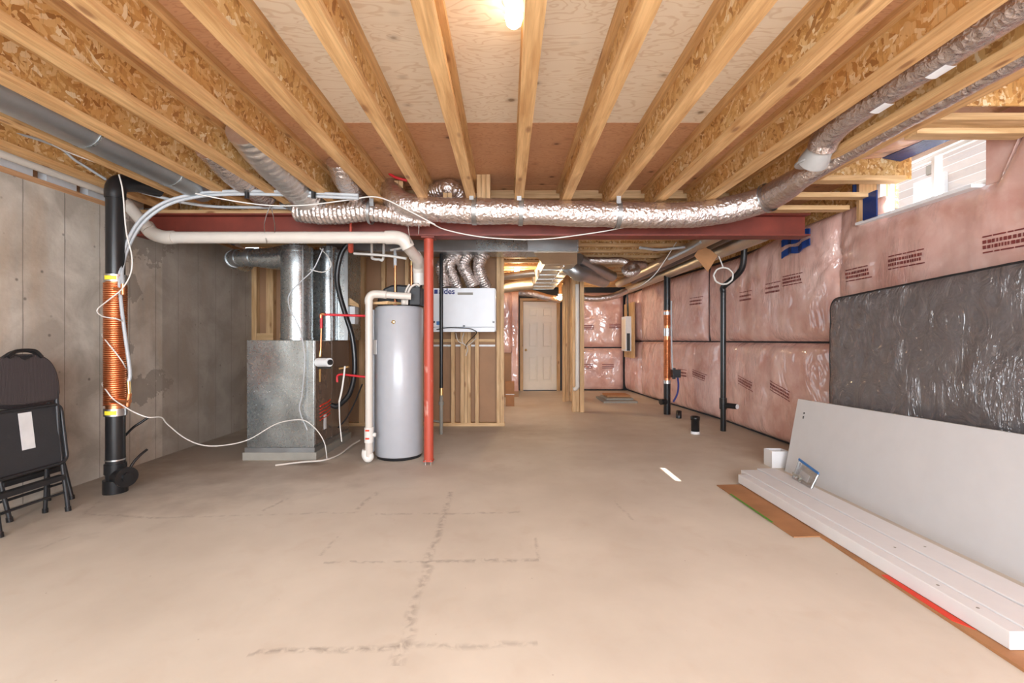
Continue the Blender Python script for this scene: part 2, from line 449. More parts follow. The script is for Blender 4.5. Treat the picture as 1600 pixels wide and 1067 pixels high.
struct('wall_left', MB().box((XL - .25, YB, 0), (XL, 6.12, 2.30)), 'concrete', loc=(0, 0, 0))
sillw = setting('trim_1', (XL, 3, 2.30))
B((XL - .22, YB, 2.30), (XL + .005, 6.1, 2.34), 'sill_plate', 'wood_old', sillw)
B((XL - .24, YB, 2.34), (XL - .12, 6.1, ZT), 'rim_board', 'wood_old', sillw)
for k in range(24):
    y = -2 + k * .34
    B((XL - .118, y, 2.345), (XL - .05, y + .24, 2.45), 'paper_strip', 'paper', sillw)
struct('wall_back', MB().box((XL - .2, YB - .1, 0), (3.5, YB, ZT)), 'whitefoam', loc=(0, YB, 0))
struct('wall_front', MB().box((XL - .2, YF + .02, 0), (3.4, YF + .12, ZT)), 'gap', loc=(0, YF, 0))

# right wall: foundation behind the insulation, following its slight steps
RW = [(-2.5, 3.04), (4.2, 3.04), (5.0, 3.03), (6.6, 3.02), (9.1, 2.77), (10.5, 2.68)]
def xr(y):
    for (a, xa), (b, xb) in zip(RW, RW[1:]):
        if y <= b: return xa + (xb - xa) * max(0, (y - a) / (b - a))
    return RW[-1][1]
mb = MB()
def wallseg(y0, y1, z0, z1):
    a, b = xr(y0) + .10, xr(y1) + .10
    mb.hexa([(a, y0, z0), (a + .25, y0, z0), (b + .25, y1, z0), (b, y1, z0)], [(a, y0, z1), (a + .25, y0, z1), (b + .25, y1, z1), (b, y1, z1)])
for y0, y1 in ((-2.5, 2.94), (3.94, 6.6), (6.6, 9.1), (9.1, 10.52)): wallseg(y0, y1, 0, 2.30)
wallseg(2.94, 3.94, 0, 2.16)
wr_ = struct('wall_right', mb, 'gap', loc=(3.1, 4, 0))
mb = MB()
for y0, y1 in ((-2.5, 2.94), (3.94, 6.6), (6.6, 9.1), (9.1, 10.52)): wallseg(y0, y1, 2.30, ZT)
mb.build('rim_board', 'osb', wr_)

# ceiling: plywood deck and I-joists
ceil = setting('ceiling', (0, 3, ZT))
def sheet(x0, y0, x1, y1, m):
    B((x0 + .002, y0 + .002, ZT), (x1 - .002, y1 - .002, ZT + .016), 'plywood_sheet', m, ceil, loc=Vector(((x0 + x1) / 2, (y0 + y1) / 2, ZT)) - rootloc(ceil))
for (y0, y1, off) in ((-2.6, -1.86, 0), (-1.86, -.64, 1.22), (-.64, .58, 0), (.58, 1.80, 0), (1.80, 3.02, 0), (3.02, 4.24, 1.22), (4.24, 5.46, 0), (5.46, 6.68, 1.2), (6.68, 7.9, 0), (7.9, 9.12, 1.2), (9.12, 10.62, 0)):
    x = -3.56 + off - (2.44 if off else 0)
    while x < 3.27:
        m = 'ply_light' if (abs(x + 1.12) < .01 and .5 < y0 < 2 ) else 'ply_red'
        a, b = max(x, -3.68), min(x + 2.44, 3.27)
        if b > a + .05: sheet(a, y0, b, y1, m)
        x += 2.44
def joist_parts(axis, L, parent, loc):
    """one I-joist of length L along the axis: strand-board web with two solid flanges"""
    H = ZT - ZJ
    def bx(h0, h1, w_):
        return MB().box((-w_, 0, h0), (w_, L, h1)) if axis == 1 else MB().box((0, -w_, h0), (L, w_, h1))
    wb = bx(.036, H - .036, .005).build('joist', 'osb' if axis == 1 else 'osb', None, loc=(0, 0, 0))
    wb.parent = parent; wb.location = loc
    for h0, h1 in ((0, .038), (H - .038, H)):
        f_ = bx(h0, h1, .038).build('flange', 'wood_y' if axis == 1 else 'wood_x', None, loc=(0, 0, 0))
        f_.parent = wb
    return wb
JX = [.1035 + .406 * k for k in range(-8, 6)] + [2.305]
first = None
for x in JX:
    loc = Vector((x, -2.45, ZJ)) - rootloc(ceil)
    if first is None: first = joist_parts(1, 6.80, ceil, loc)
    else: put(first, ceil, loc)
# joists of the far bay run across the room
firstx = None
for k in range(15):
    loc = Vector((-3.4, 4.62 + .406 * k, ZJ)) - rootloc(ceil)
    if firstx is None: firstx = joist_parts(0, 6.15, ceil, loc)
    else: put(firstx, ceil, loc)
def local(o, parent): o.location = -rootloc(parent) + o.location; return o
B((XL + .02, 4.38, 2.525), (2.3, 4.42, 2.60), 'blocking', 'wood_x', ceil)
for i, x in enumerate((-.262, -.222, -.182)): B((x, 3.96, ZJ - .01), (x + .037, 4.05, 2.6), 'squash_block', 'wood_z', ceil)
for x in (-.99, -.95, -.56, -.52): B((x, 4.0, ZJ - .01), (x + .036, 4.09, 2.56), 'squash_block', 'wood_z', ceil)
# flat blocking and strand-board between the last joist and the wall
for (y, z) in ((3.42, 2.36), (3.72, 2.33), (3.98, 2.30), (2.50, 2.37), (2.60, 2.34), (1.4, 2.36), (.3, 2.36)):
    B((2.345, y, z), (3.0, y + .085, z + .038), 'blocking', 'wood_x', ceil)
for y in (3.52, 2.42, 1.35):
    B((2.345, y - .012, 2.40), (3.12, y, 2.60), 'blocking_panel', 'osb', ceil)

# steel beam and post
bm_ = thing('steel_beam', 'dark red painted steel beam across the room under the joists', 'beam', (-.35, 4.25, 2.115))
y0, y1 = 4.165, 4.335
B((XL + .01, y0, 2.115), (2.78, y1, 2.129), 'bottom_flange', 'redsteel', bm_)
B((XL + .01, y0, 2.306), (2.78, y1, 2.32), 'top_flange', 'redsteel', bm_)
B((XL + .01, 4.245, 2.129), (2.78, 4.256, 2.306), 'web', 'redsteel', bm_)
B((XL + .01, y0 + .01, 2.32), (2.76, y1 - .01, ZJ - .001), 'nailing_plate', 'wood_x', bm_)
po = thing('steel_post', 'red painted round steel post carrying the beam beside the water heater', 'post', (-.73, 4.25, 0))
MB().cyl((-.73, 4.25, .035), (-.73, 4.25, 2.10), .0445, 28).build('shaft', 'redpost', po)
B((-.79, 4.18, 2.10), (-.67, 4.32, 2.114), 'top_plate', 'redsteel', po)
B((-.775, 4.205, .03), (-.685, 4.295, .04), 'base_plate', 'redpost', po)
for dx in (-.025, .025): MB().cyl((-.73 + dx, 4.215, 0), (-.73 + dx, 4.215, .045), .008, 8).build('bolt', 'steel', po)

# ------------------------------------------------------------------ partition stud wall behind furnace and ventilation unit
pw = setting('wall_partition', (-1.7, 6.15, 0))
B((XL + .02, 6.11, 0), (-.03, 6.20, .045), 'bottom_plate', 'wood_x', pw)
B((XL + .02, 6.11, 2.28), (-.03, 6.20, 2.352), 'top_plate', 'wood_x', pw)
for px0, px1 in ((391, 401), (416, 427), (561, 569.5), (596, 601.5), (633, 638.5), (705, 710.5), (719.5, 725), (725.5, 730), (730.5, 735.5), (742.5, 748), (776, 781), (781.5, 787.5), (470, 475), (515, 520)):
    x0 = (px0 - CX) / F * 6.12; x1 = (px1 - CX) / F * 6.12
    B((x0, 6.115, .045), (x1, 6.20, 2.28), 'stud', 'wood_z', pw)
B((-1.03, 6.15, 1.13), (-.16, 6.20, 1.17), 'noggin', 'wood_x', pw)
B((-1.03, 6.195, 1.07), (-.16, 6.205, 1.095), 'seam_strip', 'paper', pw)
B((XL + .02, 6.207, 0.02), (-.05, 6.22, 2.34), 'sheathing', 'brownsheet', pw)
for x in (-3.36, -3.05): B((x, 6.11, 1.05), (x + .22, 6.15, 1.25), 'cross_block', 'wood_x', pw)

# ------------------------------------------------------------------ pink insulation
def radial(y, z, y0, z0, amp, rad, n=13, seed=0):
    dy, dz = y - y0, z - z0; r = math.hypot(dy, dz)
    if r > rad * 3: return 0
    a = math.atan2(dz, dy)
    return amp * math.sin(a * n + 3 * fz((a * 1.5, r * 3, seed))) * math.exp(-(r / rad) ** 2) * min(1, r / .05) - amp * 2.2 * math.exp(-(r / .05) ** 2)
def bulge(y, z, y0, y1, z0, z1, seed, depth=.09):
    u = (y - y0) / (y1 - y0) * 2 - 1; v_ = (z - z0) / (z1 - z0) * 2 - 1
    eu = max(0, 1 - abs(u) ** 9) ** .5; ev = max(0, 1 - abs(v_) ** 7) ** .5
    d = depth * eu * ev
    d += .020 * fz((y * 1.6, z * 1.1, seed), 3) * eu * ev
    d += .009 * fz((y * 7, z * 1.6 + y, seed), 5) * eu * ev
    d += .0022 * fz((y * 20, z * 4 - y * 6, seed), 9)
    if z > 1.15: d += radial(y, z, 4.24, 1.93, .012, .28, 11, seed)
    return d
def batt(y0, y1, z0, z1, seed, ztop=None, step=.03, name='insulation_batt'):
    ny = max(8, int((y1 - y0) / step)); nz = max(8, int((z1 - z0) / step)); vs = []
    for i in range(ny + 1):
        y = y0 + (y1 - y0) * i / ny
        zt = ztop(y) if ztop else z1
        for j in range(nz + 1):
            z = z0 + (zt - z0) * j / nz
            vs.append(Vector((xr(y) + .075 - bulge(y, z, y0, y1, z0, zt, seed), y, z)))
    fs = [(i * (nz + 1) + j, (i + 1) * (nz + 1) + j, (i + 1) * (nz + 1) + j + 1, i * (nz + 1) + j + 1) for i in range(ny) for j in range(nz)]
    m = MB().add(vs, [f[::-1] for f in fs], True)
    # closed back so that the blanket has thickness
    n0 = len(vs); rim = [i * (nz + 1) for i in range(ny + 1)] + [ny * (nz + 1) + j for j in range(1, nz + 1)] + [i * (nz + 1) + nz for i in range(ny - 1, -1, -1)] + [j for j in range(nz - 1, 0, -1)]
    back = [Vector((xr(vs[k].y) + .095, vs[k].y, vs[k].z)) for k in rim]
    m.add([vs[k] for k in rim] + back, [(k, (k + 1) % len(rim), len(rim) + (k + 1) % len(rim), len(rim) + k) for k in range(len(rim))], False)
    return m.build(name, 'pink', ins)
ins = thing('insulation_blanket', 'pink insulation batts under clear polythene along the right wall', 'insulation', (3.05, 4, 0))
def zt_near(y):
    if y < 2.66: return 2.48
    if y < 2.83: return 2.48 + (2.17 - 2.48) * (y - 2.66) / .17
    if y < 3.68: return 2.17
    if y < 3.74: return 2.17 + .18 * (y - 3.68) / .06
    return 2.35
def zt_mid(y): return 2.35 - .09 * max(0, min(1, (y - 5.0) / .8))
UP = [(-2.4, 4.24, 1, zt_near), (4.225, 6.84, 2, zt_mid), (6.93, 9.44, 3, None)]
LO = [(-2.4, 4.22, 4), (4.225, 6.46, 5), (6.56, 9.44, 6)]
for a, b, sd, zt in UP: batt(a, b, 1.145, 2.26, sd, zt)
for a, b, sd in LO: batt(a, b, .03, 1.125, sd)
batt(9.50, 10.40, .03, 1.12, 8); batt(9.50, 10.40, 1.145, 2.2, 9)
def stamp(px, py, Lg, rows=4, tilt=0.0, h=.10, seed=1):
    # ink lines printed on the polythene, following the bulging sheet
    Y = 3.0
    for _ in range(6): Y = (xr(Y) - .015) * F / (px - CX)
    Z = CH - (py - CY) / F * Y; rng = random.Random(px * 7 + py)
    up = next(((a, b, sd, zt) for a, b, sd, zt in UP if a < Y < b), None) if Z > 1.14 else None
    lo = next(((a, b, sd) for a, b, sd in LO if a < Y < b), None)
    m = MB()
    def X(y, z):
        if up: return xr(y) + .075 - bulge(y, z, up[0], up[1], 1.145, up[3](y) if up[3] else 2.26, up[2]) - .004
        return xr(y) + .075 - bulge(y, z, lo[0], lo[1], .03, 1.125, lo[2]) - .004
    for r_ in range(rows):
        zc = Z + h / 2 - r_ * h / (rows - 1)
        th = (.011 if r_ in (1, 2) else .0045); y = Y + Lg / 2
        while y > Y - Lg / 2:
            seg = rng.uniform(.008, .022) if r_ in (1, 2) else rng.uniform(.03, .08)
            za = zc + tilt * (y - Y); zb = zc + tilt * (y - seg - Y)
            m.add([(X(y, za - th), y, za - th), (X(y - seg, zb - th), y - seg, zb - th), (X(y - seg, zb + th), y - seg, zb + th), (X(y, za + th), y, za + th)], [(0, 1, 2, 3)])
            y -= seg + rng.uniform(.004, .010)
    o = m.build('printed_lines', 'ink', ins); o['kind'] = 'stuff'; return o
for a in ((1413, 406, .30), (1571, 376, .26), (1334, 428, .28), (1237, 437, .30), (1206, 449, .26, 3), (1218, 610, .34, 4, .25), (1163, 598, .30, 4, .2), (1092, 586, .34, 4, .15), (1066, 582, .3, 3), (1165, 462, .25, 3), (1085, 470, .3, 3)):
    stamp(*a)
# blue membrane straps where the beam enters the wall
for i, (z, sd) in enumerate(((2.225, 0), (2.115, 1))):
    m = MB(); n = 10
    for k in range(n):
        y = 4.50 + .42 * k / n; y2 = 4.50 + .42 * (k + 1) / n
        def pt(y, zz): return (xr(y) - .035 - .01 * math.sin(y * 40) - .02, y, zz + .015 * math.sin(y * 21 + sd) - (y - 4.5) * .08)
        a_, b_, c_, d_ = pt(y, z - .035), pt(y2, z - .035), pt(y2, z + .035), pt(y, z + .035)
        m.hexa([a_, (a_[0] + .012, a_[1], a_[2]), (b_[0] + .012, b_[1], b_[2]), b_], [d_, (d_[0] + .012, d_[1], d_[2]), (c_[0] + .012, c_[1], c_[2]), c_])
    m.build('membrane_strap', 'blue', ins)

# insulated wall pieces facing the camera at the far end
def batt_y(x0, x1, z0, z1, Y, seed, parent, depth=.07):
    nx_ = 24; nz = 30; vs = []
    for i in range(nx_ + 1):
        x = x0 + (x1 - x0) * i / nx_
        for j in range(nz + 1):
            z = z0 + (z1 - z0) * j / nz
            u = i / nx_ * 2 - 1; v_ = j / nz * 2 - 1
            e = max(0, 1 - abs(u) ** 8) ** .5 * max(0, 1 - abs(v_) ** 8) ** .5
            vs.append((x, Y - e * (depth + .02 * fz((x * 6, z * 2, seed)) + .012 * fz((x * 20 + z * 6, z * 4, seed))), z))
    m = MB().add(vs, [(i * (nz + 1) + j, (i + 1) * (nz + 1) + j, (i + 1) * (nz + 1) + j + 1, i * (nz + 1) + j + 1) for i in range(nx_) for j in range(nz)], True)
    m.box((x0, Y, z0), (x1, Y + .03, z1))
    return m.build('insulation_batt', 'pink', parent)
fi = thing('insulation_blanket', 'pink insulation batts on the far end wall right of the white door', 'insulation', (2.2, 10.4, 0))
batt_y(1.30, 2.66, .03, .97, 10.42, 21, fi); batt_y(1.30, 2.66, 1.00, 2.24, 10.42, 22, fi)
for (px, py) in ((919, 511), (961, 509), (917, 572), (950, 572)):
    p = at(px, py, 10.31); m = MB()
    for r_ in range(3): m.box((p.x - .13, 10.318, p.z - .05 + r_ * .04), (p.x + .13, 10.322, p.z - .035 + r_ * .04))
    m.build('printed_lines', 'ink', fi)['kind'] = 'stuff'
fj = thing('insulation_blanket', 'pink insulation hanging beside the left jamb of the white far door', 'insulation', (0.1, 9.2, 0))
batt_y(-.35, .10, .9, 2.15, 9.2, 31, fj, .1); batt_y(.09, .235, .1, 2.15, 9.25, 32, fj, .06)
B((-.7, 9.24, 0), (.24, 9.34, 2.3), 'backing', 'brownsheet', fj)

# ------------------------------------------------------------------ far door
d = setting('door_1', (.76, 10.4, 0))
DX0, DX1 = (817.5 - CX) / F * 10.4, (869.5 - CX) / F * 10.4
def doorleaf():
    m = MB(); Yf = 10.38; z0, z1 = .02, 2.03; W = DX1 - DX0
    st = .11 * W / .76; cols = [(DX0 + .115, DX0 + W / 2 - .05), (DX0 + W / 2 + .05, DX1 - .115)]
    rows = [(.22, .80), (.98, 1.56), (1.68, 1.90)]
    m.box((DX0, Yf + .03, z0), (DX1, Yf + .05, z1))
    xs = [DX0, cols[0][0], cols[0][1], cols[1][0], cols[1][1], DX1]
    for a, b in ((xs[0], xs[1]), (xs[2], xs[3]), (xs[4], xs[5])): m.box((a, Yf, z0), (b, Yf + .03, z1))
    zs = [z0] + [q for r_ in rows for q in r_] + [z1]
    for a, b in zip(zs[::2], zs[1::2]):
        for c0, c1 in cols: m.box((c0, Yf, a), (c1, Yf + .03, b))
    return m, cols, rows
m, cols, rows = doorleaf()
leaf = m.build('door_leaf', 'door', d)
for c0, c1 in cols:
    for r0, r1 in rows: B((c0 + .035, 10.388, r0 + .035), (c1 - .035, 10.41, r1 - .035), 'panel', 'door', leaf, bev=.006)
MB().lathe((DX0 + .06, 10.33, .93), [(0, 0), (.02, .002), (.028, .015), (.028, .03), (.012, .038), (.012, .05)], 16, 1).build('knob', 'brass', leaf)
for a, b in ((DX0 - .075, DX0 - .004), (DX1 + .004, DX1 + .075)): B((a, 10.34, 0), (b, 10.44, 2.04), 'jamb', 'wood_z', d)
B((DX0 - .075, 10.34, 2.04), (DX1 + .075, 10.44, 2.11), 'head_jamb', 'wood_x', d)
B((DX0, 10.35, 0), (DX1, 10.42, .018), 'threshold', 'black', d)
mb = MB().box((DX1 + .08, 10.40, 0), (DX1 + .16, 10.46, 2.3)); mb.box((DX0 - .15, 10.40, 0), (DX0 - .08, 10.46, 2.3)); mb.box((DX0 - .15, 10.41, 2.11), (DX1 + .16, 10.46, 2.3))
mb.build('membrane', 'gap', d)

# studs of the partition beside the corridor and boxed post with condensate pipe
sp = setting('wall_corridor', (1.15, 9, 0))
for (x0, x1, y) in ((1.055, 1.095, 8.55), (1.10, 1.14, 8.56), (1.145, 1.185, 8.62), (1.19, 1.25, 8.60), (1.2, 1.24, 9.2), (1.2, 1.24, 9.8)):
    B((x0, y, 0), (x1, y + .09, 2.35), 'stud', 'wood_z', sp)
ps = thing('timber_post', 'built-up pine post in front of the corridor carrying a white pipe', 'post', (1.14, 7.3, 0))
B((1.055, 7.30, 0), (1.095, 7.39, 2.35), 'stud', 'wood_z', ps)
B((1.17, 7.28, 0), (1.235, 7.40, 2.35), 'stud', 'wood_z', ps)
B((1.097, 7.34, 0), (1.168, 7.39, 2.35), 'stud', 'wood_z', ps)
wp = MB().tube(smooth([(1.13, 7.30, 2.05), (1.13, 7.28, 1.5), (1.13, 7.28, .5), (1.13, 7.28, .42), (1.10, 7.27, .38), (1.06, 7.27, .37)], 5), .032, 14)
tag(wp.build('white_pipe', 'white_pvc'), 'white plastic drain pipe running down the pine post', 'pipe')

# ------------------------------------------------------------------ window with blue membrane
wn = setting('window_1', (3.2, 3.43, 2.17))
WX = 3.22; wy0, wy1, wz0, wz1 = 2.96, 3.90, 2.17, 2.59
def frame_rect(y0, y1, z0, z1, w_, x0, x1, name, mat, parent):
    m = MB().box((x0, y0, z0), (x1, y1, z0 + w_)).box((x0, y0, z1 - w_), (x1, y1, z1)).box((x0, y0, z0 + w_), (x1, y0 + w_, z1 - w_)).box((x0, y1 - w_, z0 + w_), (x1, y1, z1 - w_))
    return m.build(name, mat, parent)
frame_rect(wy0, wy1, wz0, wz1, .035, WX - .05, WX, 'window_frame', 'frame', wn)
s1 = frame_rect(wy0 + .035, wy0 + .47, wz0 + .035, wz1 - .035, .025, WX - .02, WX + .01, 'sash', 'frame', wn)
s2 = frame_rect(wy0 + .45, wy1 - .035, wz0 + .035, wz1 - .035, .03, WX + .015, WX + .045, 'sash', 'frame', wn)
B((WX - .006, wy0 + .06, wz0 + .06), (WX, wy0 + .445, wz1 - .06), 'pane', 'glass', s1)
B((WX + .027, wy0 + .48, wz0 + .065), (WX + .033, wy1 - .065, wz1 - .065), 'pane', 'glass', s2)
B((3.0, wy0 - .02, 2.145), (WX + .12, wy1 + .02, 2.168), 'window_sill', 'frame', wn)
B((3.02, wy1 + .001, 2.17), (WX + .1, wy1 + .03, 2.58), 'reveal', 'wood_z', wn)
MB().hexa([(3.07, 2.85, 2.12), (3.11, 2.82, 2.12), (3.21, 2.945, 2.12), (3.19, 2.965, 2.12)], [(3.06, 2.62, 2.59), (3.10, 2.58, 2.59), (3.21, 2.945, 2.59), (3.19, 2.965, 2.59)]).build('poly_reveal', 'pink', wn)
B((3.085, 2.56, 2.10), (3.10, 2.93, 2.585), 'poly_corner', 'pink', wn)
m = MB().box((2.955, 3.64, 2.15), (2.967, 3.78, 2.36)); m.box((2.99, wy1 + .03, 2.42), (3.18, wy1 + .04, 2.5)); m.build('blue_membrane', 'blue', wn)
m = MB().hexa([(2.92, 2.98, 2.55), (3.05, 2.98, 2.53), (3.03, 3.62, 2.535), (2.89, 3.60, 2.56)], [(2.92, 2.98, 2.56), (3.05, 2.98, 2.54), (3.03, 3.62, 2.545), (2.89, 3.60, 2.57)]); m.build('blue_membrane', 'blue', wn)
m = MB().hexa([(2.70, 3.0, 2.56), (2.95, 3.0, 2.555), (2.92, 3.62, 2.57), (2.70, 3.62, 2.55)], [(2.70, 3.0, 2.58), (2.95, 3.0, 2.575), (2.92, 3.62, 2.59), (2.70, 3.62, 2.57)]); m.build('pink_flap', 'pink', wn)

# outside: the neighbour's pale brick wall and the ground
struct('ground', MB().box((3.45, -4, 1.85), (14, 12, 1.9)), 'dark_soil', loc=(8, 4, 1.9))
nh = MB().box((6.4, -3, 1.9), (6.7, 12, 5.2)).build('neighbour_wall', 'brick', None); nh['kind'] = 'structure'
B((6.37, 6.78, 3.66), (6.398, 6.92, 3.80), 'wall_vent', 'greystone', nh); B((6.34, 6.6, 3.05), (6.398, 7.1, 3.6), 'meter_box', 'frame', nh)

# ------------------------------------------------------------------ furnace
fu = thing('furnace', 'galvanised and brown furnace cabinet standing left of the water heater', 'furnace', (-2.18, 4.8, 0))
FX0, FX1 = -2.515, -1.865
B((FX0 - .03, 4.38, 0), (FX1 + .03, 5.36, .075), 'concrete_plinth', 'greystone', fu)
B((FX0 - .012, 4.385, .075), (FX1 + .012, 5.34, .12), 'base_rail', 'galv_dark', fu)
fp = B((FX0, 4.40, .12), (FX1, 4.83, 1.157), 'return_air_box', 'galv', fu, bev=.004)
for r_, z in enumerate((.78, .66, .53)):
    for k in range(4): MB().cyl((FX0 + .05 + k * .15 + .02 * r_, 4.401, z), (FX0 + .05 + k * .15 + .02 * r_, 4.396, z), .005, 8).build('screw', 'steel', fp)
B((FX1 - .07, 4.397, .12), (FX1 - .066, 4.401, 1.157), 'seam', 'galv_dark', fp)
fb = B((FX0 + .02, 4.84, .12), (FX1 + .004, 5.36, 1.157), 'body', 'furnace', fu, bev=.006)
B((FX1, 4.42, .14), (FX1 + .006, 4.83, 1.15), 'side_cover', 'furnace', fu)
for k in range(5):
    y = 4.5
    MB().tube(smooth([(FX1 + .009, 4.52, .50 - k * .035), (FX1 + .009, 4.6, .51 - k * .035), (FX1 + .009, 4.7, .515 - k * .035), (FX1 + .009, 4.78, .53 - k * .035)], 4), .005 if k else .008, 6).build('red_print_line', 'redprint', fu)
MB().box((FX1 + .006, 4.62, .25), (FX1 + .009, 4.68, .40)).build('paper_label', 'paper', fu)
B((FX0 + .35, 4.95, 1.157), (FX1 + .14, 5.36, 2.14), 'supply_plenum', 'galv', fu)
for z in (1.30, 1.62, 1.83): B((FX0 + .355, 4.943, z), (FX1 + .135, 4.95, z + .006), 'plenum_seam', 'galv_dark', fu)
B((FX1 + .10, 4.935, 1.157), (FX1 + .14, 4.952, 2.14), 'plenum_edge', 'galv_dark', fu)
# electrics hanging down the front
tag(MB().tube(smooth([at(505, 388, 4.35), at(490, 420, 4.35), at(470, 440, 4.35), at(452, 460, 4.35), at(452, 480, 4.33), at(462, 500, 4.33), at(470, 520, 4.35), at(476, 560, 4.36), at(472, 615, 4.36), at(468, 640, 4.36), at(480, 672, 4.35)], 6), .006, 6).build('thermostat_cable', 'pex'), 'thin grey wire bundle hanging down the front of the furnace', 'cable')
tag(MB().tube(smooth([at(500, 388, 4.6), at(512, 400, 4.6), at(517, 415, 4.6), at(505, 425, 4.6), at(480, 420, 4.6)], 6), .006, 6).build('wire_loop', 'cable'), 'looped white wire hanging above the furnace plenum', 'cable')

def duct_round(name, pts, r, mat, label, cat='duct', group=None, ridge=0.0, pitch=.03, amp=.012, seg=24, step=.04, parent=None):
    p = resample(smooth(pts, 8), step)
    o = MB().tube(p, r, seg, crinkle(amp, 12, ridge, pitch)).build(name, mat, parent)
    if parent is None: tag(o, label, cat, group)
    return o
def stack(name, x, y, r, z0, z1, label):
    o = thing(name, label, 'duct', (x, y, z0))
    MB().cyl((x, y, z0), (x, y, z1), r, 32).build('pipe', 'galv', o)
    for z in (z0 + .01, z1 - .06): MB().cyl((x, y, z), (x, y, z + .012), r + .006, 32).build('bead', 'galv', o)
    m = MB().box((x + r * .68, y - r * .78, z0), (x + r * .70 + .01, y - r * .70, z1)); m.build('seam', 'galv_dark', o)
    return o
stack('return_duct', -2.135, 4.63, .152, 1.157, 2.10, 'wide shiny round metal duct rising from the furnace top')
stack('flue_duct', -1.93, 4.92, .085, 1.157, 2.16, 'narrower round metal duct behind the wide furnace duct')
o = thing('return_elbow', 'galvanised elbow duct left above the furnace under the beam', 'duct', (-2.6, 4.75, 1.85))
MB().tube(resample(smooth([(-2.10, 4.72, 2.04), (-2.25, 4.73, 2.03), (-2.45, 4.74, 2.02), (-2.62, 4.74, 2.03), (-2.76, 4.78, 2.02), (-2.88, 4.95, 2.02), (-2.95, 5.2, 2.03)], 8), .05), [.155] * 7 + [.14, .125, .115, .11, .10] + [.095] * 30, 26, lambda L, a, p: 1).build('pipe', 'galv_dark', o) if False else None
P_ = resample(smooth([(-2.10, 4.72, 2.03), (-2.25, 4.73, 2.02), (-2.45, 4.74, 2.01), (-2.66, 4.75, 2.02), (-2.86, 4.80, 2.02), (-2.98, 4.98, 2.02), (-3.0, 5.25, 2.03)], 8), .05)
MB().tube(P_, [max(.085, .15 - .0055 * i) for i in range(len(P_))], 26).build('pipe', 'galv', o)
for q in (.45, .55, .65):
    k = int(len(P_) * q); MB().tube([P_[k], P_[k + 1]], max(.085, .15 - .0055 * k) + .008, 26).build('gore_bead', 'galv_dark', o)

# trunk duct across behind the beam
td = thing('trunk_duct', 'long rectangular galvanised duct crossing behind the red beam', 'duct', (-1.0, 5.5, 2.16))
x = -2.15
while x < .75:
    x2 = min(x + .6, .85)
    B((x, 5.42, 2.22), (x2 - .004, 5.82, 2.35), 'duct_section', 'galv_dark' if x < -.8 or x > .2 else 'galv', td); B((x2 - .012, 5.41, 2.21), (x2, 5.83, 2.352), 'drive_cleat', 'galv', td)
    x += .6
B((-2.15, 5.405, 2.208), (.36, 5.42, 2.222), 'corner_edge', 'steel', td)
bt = thing('branch_trunk_duct', 'tan looking rectangular duct running away towards the white far door', 'duct', (.66, 7, 2.1))
y = 5.84
while y < 8.3:
    B((.485, y, 2.13), (.89, y + .46, 2.34), 'duct_section', 'galv_warm', bt); B((.48, y + .455, 2.124), (.895, y + .47, 2.345), 'drive_cleat', 'galv', bt)
    y += .48
for k in range(7): B((.74, 5.95 + k * .3, 2.118), (.752, 6.1 + k * .3, 2.13), 'clip', 'steel', bt)
m = MB().hexa([(.32, 5.44, 2.205), (.84, 5.44, 2.205), (.90, 5.83, 2.13), (.46, 5.83, 2.13)], [(.32, 5.44, 2.217), (.84, 5.44, 2.217), (.90, 5.83, 2.217), (.46, 5.83, 2.217)]); m.build('transition', 'galv_warm', bt)
duct_round('branch_duct', [(.45, 8.0, 2.13), (.2, 8.0, 2.11), (-.05, 8.0, 2.07), (-.25, 8.0, 2.05)], .085, 'galv_warm', 'round branch duct going left from the tan duct above the corridor', amp=0)
duct_round('branch_duct', [(.45, 7.2, 2.22), (.2, 7.25, 2.20), (-.2, 7.35, 2.16)], .06, 'galv_warm', 'thin round branch duct above the far corridor bulb', amp=0)
o = thing('branch_duct', 'dark round duct with an elbow slanting right from the tan duct', 'duct', (1.1, 6.3, 2.0))
MB().tube(resample(smooth([(.84, 6.35, 2.20), (.93, 6.32, 2.13), (1.0, 6.35, 2.08), (1.10, 6.5, 2.10), (1.3, 6.95, 2.12), (1.62, 7.6, 2.14)], 8), .05), .105, 24).build('pipe', 'galv_dark', o)
MB().tube(resample(smooth([(.98, 6.3, 2.28), (1.3, 6.8, 2.24), (1.75, 7.5, 2.20)], 8), .06), .085, 20).build('pipe', 'galv_dark', o)
duct_round('foil_duct', [(1.0, 6.5, 2.30), (1.4, 6.5, 2.29), (1.62, 6.45, 2.28), (1.78, 6.4, 2.20), (1.80, 6.3, 2.12), (1.68, 6.25, 2.07), (1.64, 6.3, 2.13), (1.76, 6.4, 2.22), (2.0, 6.6, 2.25)], .05, 'foil', 'crinkled foil duct looping below the far joists', ridge=.06, pitch=.022, amp=.08, step=.008, seg=16)
duct_round('foil_duct', [(1.3, 8.6, 1.98), (1.6, 8.6, 1.94), (1.95, 8.6, 1.97), (2.3, 8.8, 2.1)], .06, 'foil', 'crinkled foil duct hanging over the far pink batts', ridge=.06, pitch=.03, amp=.08, step=.01, seg=14)
duct_round('foil_duct', [(.1, 9.6, 2.16), (.5, 9.4, 2.12), (.85, 9.3, 2.02), (1.1, 9.5, 2.0)], .07, 'foil', 'crinkled foil duct over the white far door', ridge=.05, pitch=.03, amp=.08, step=.01, seg=14)
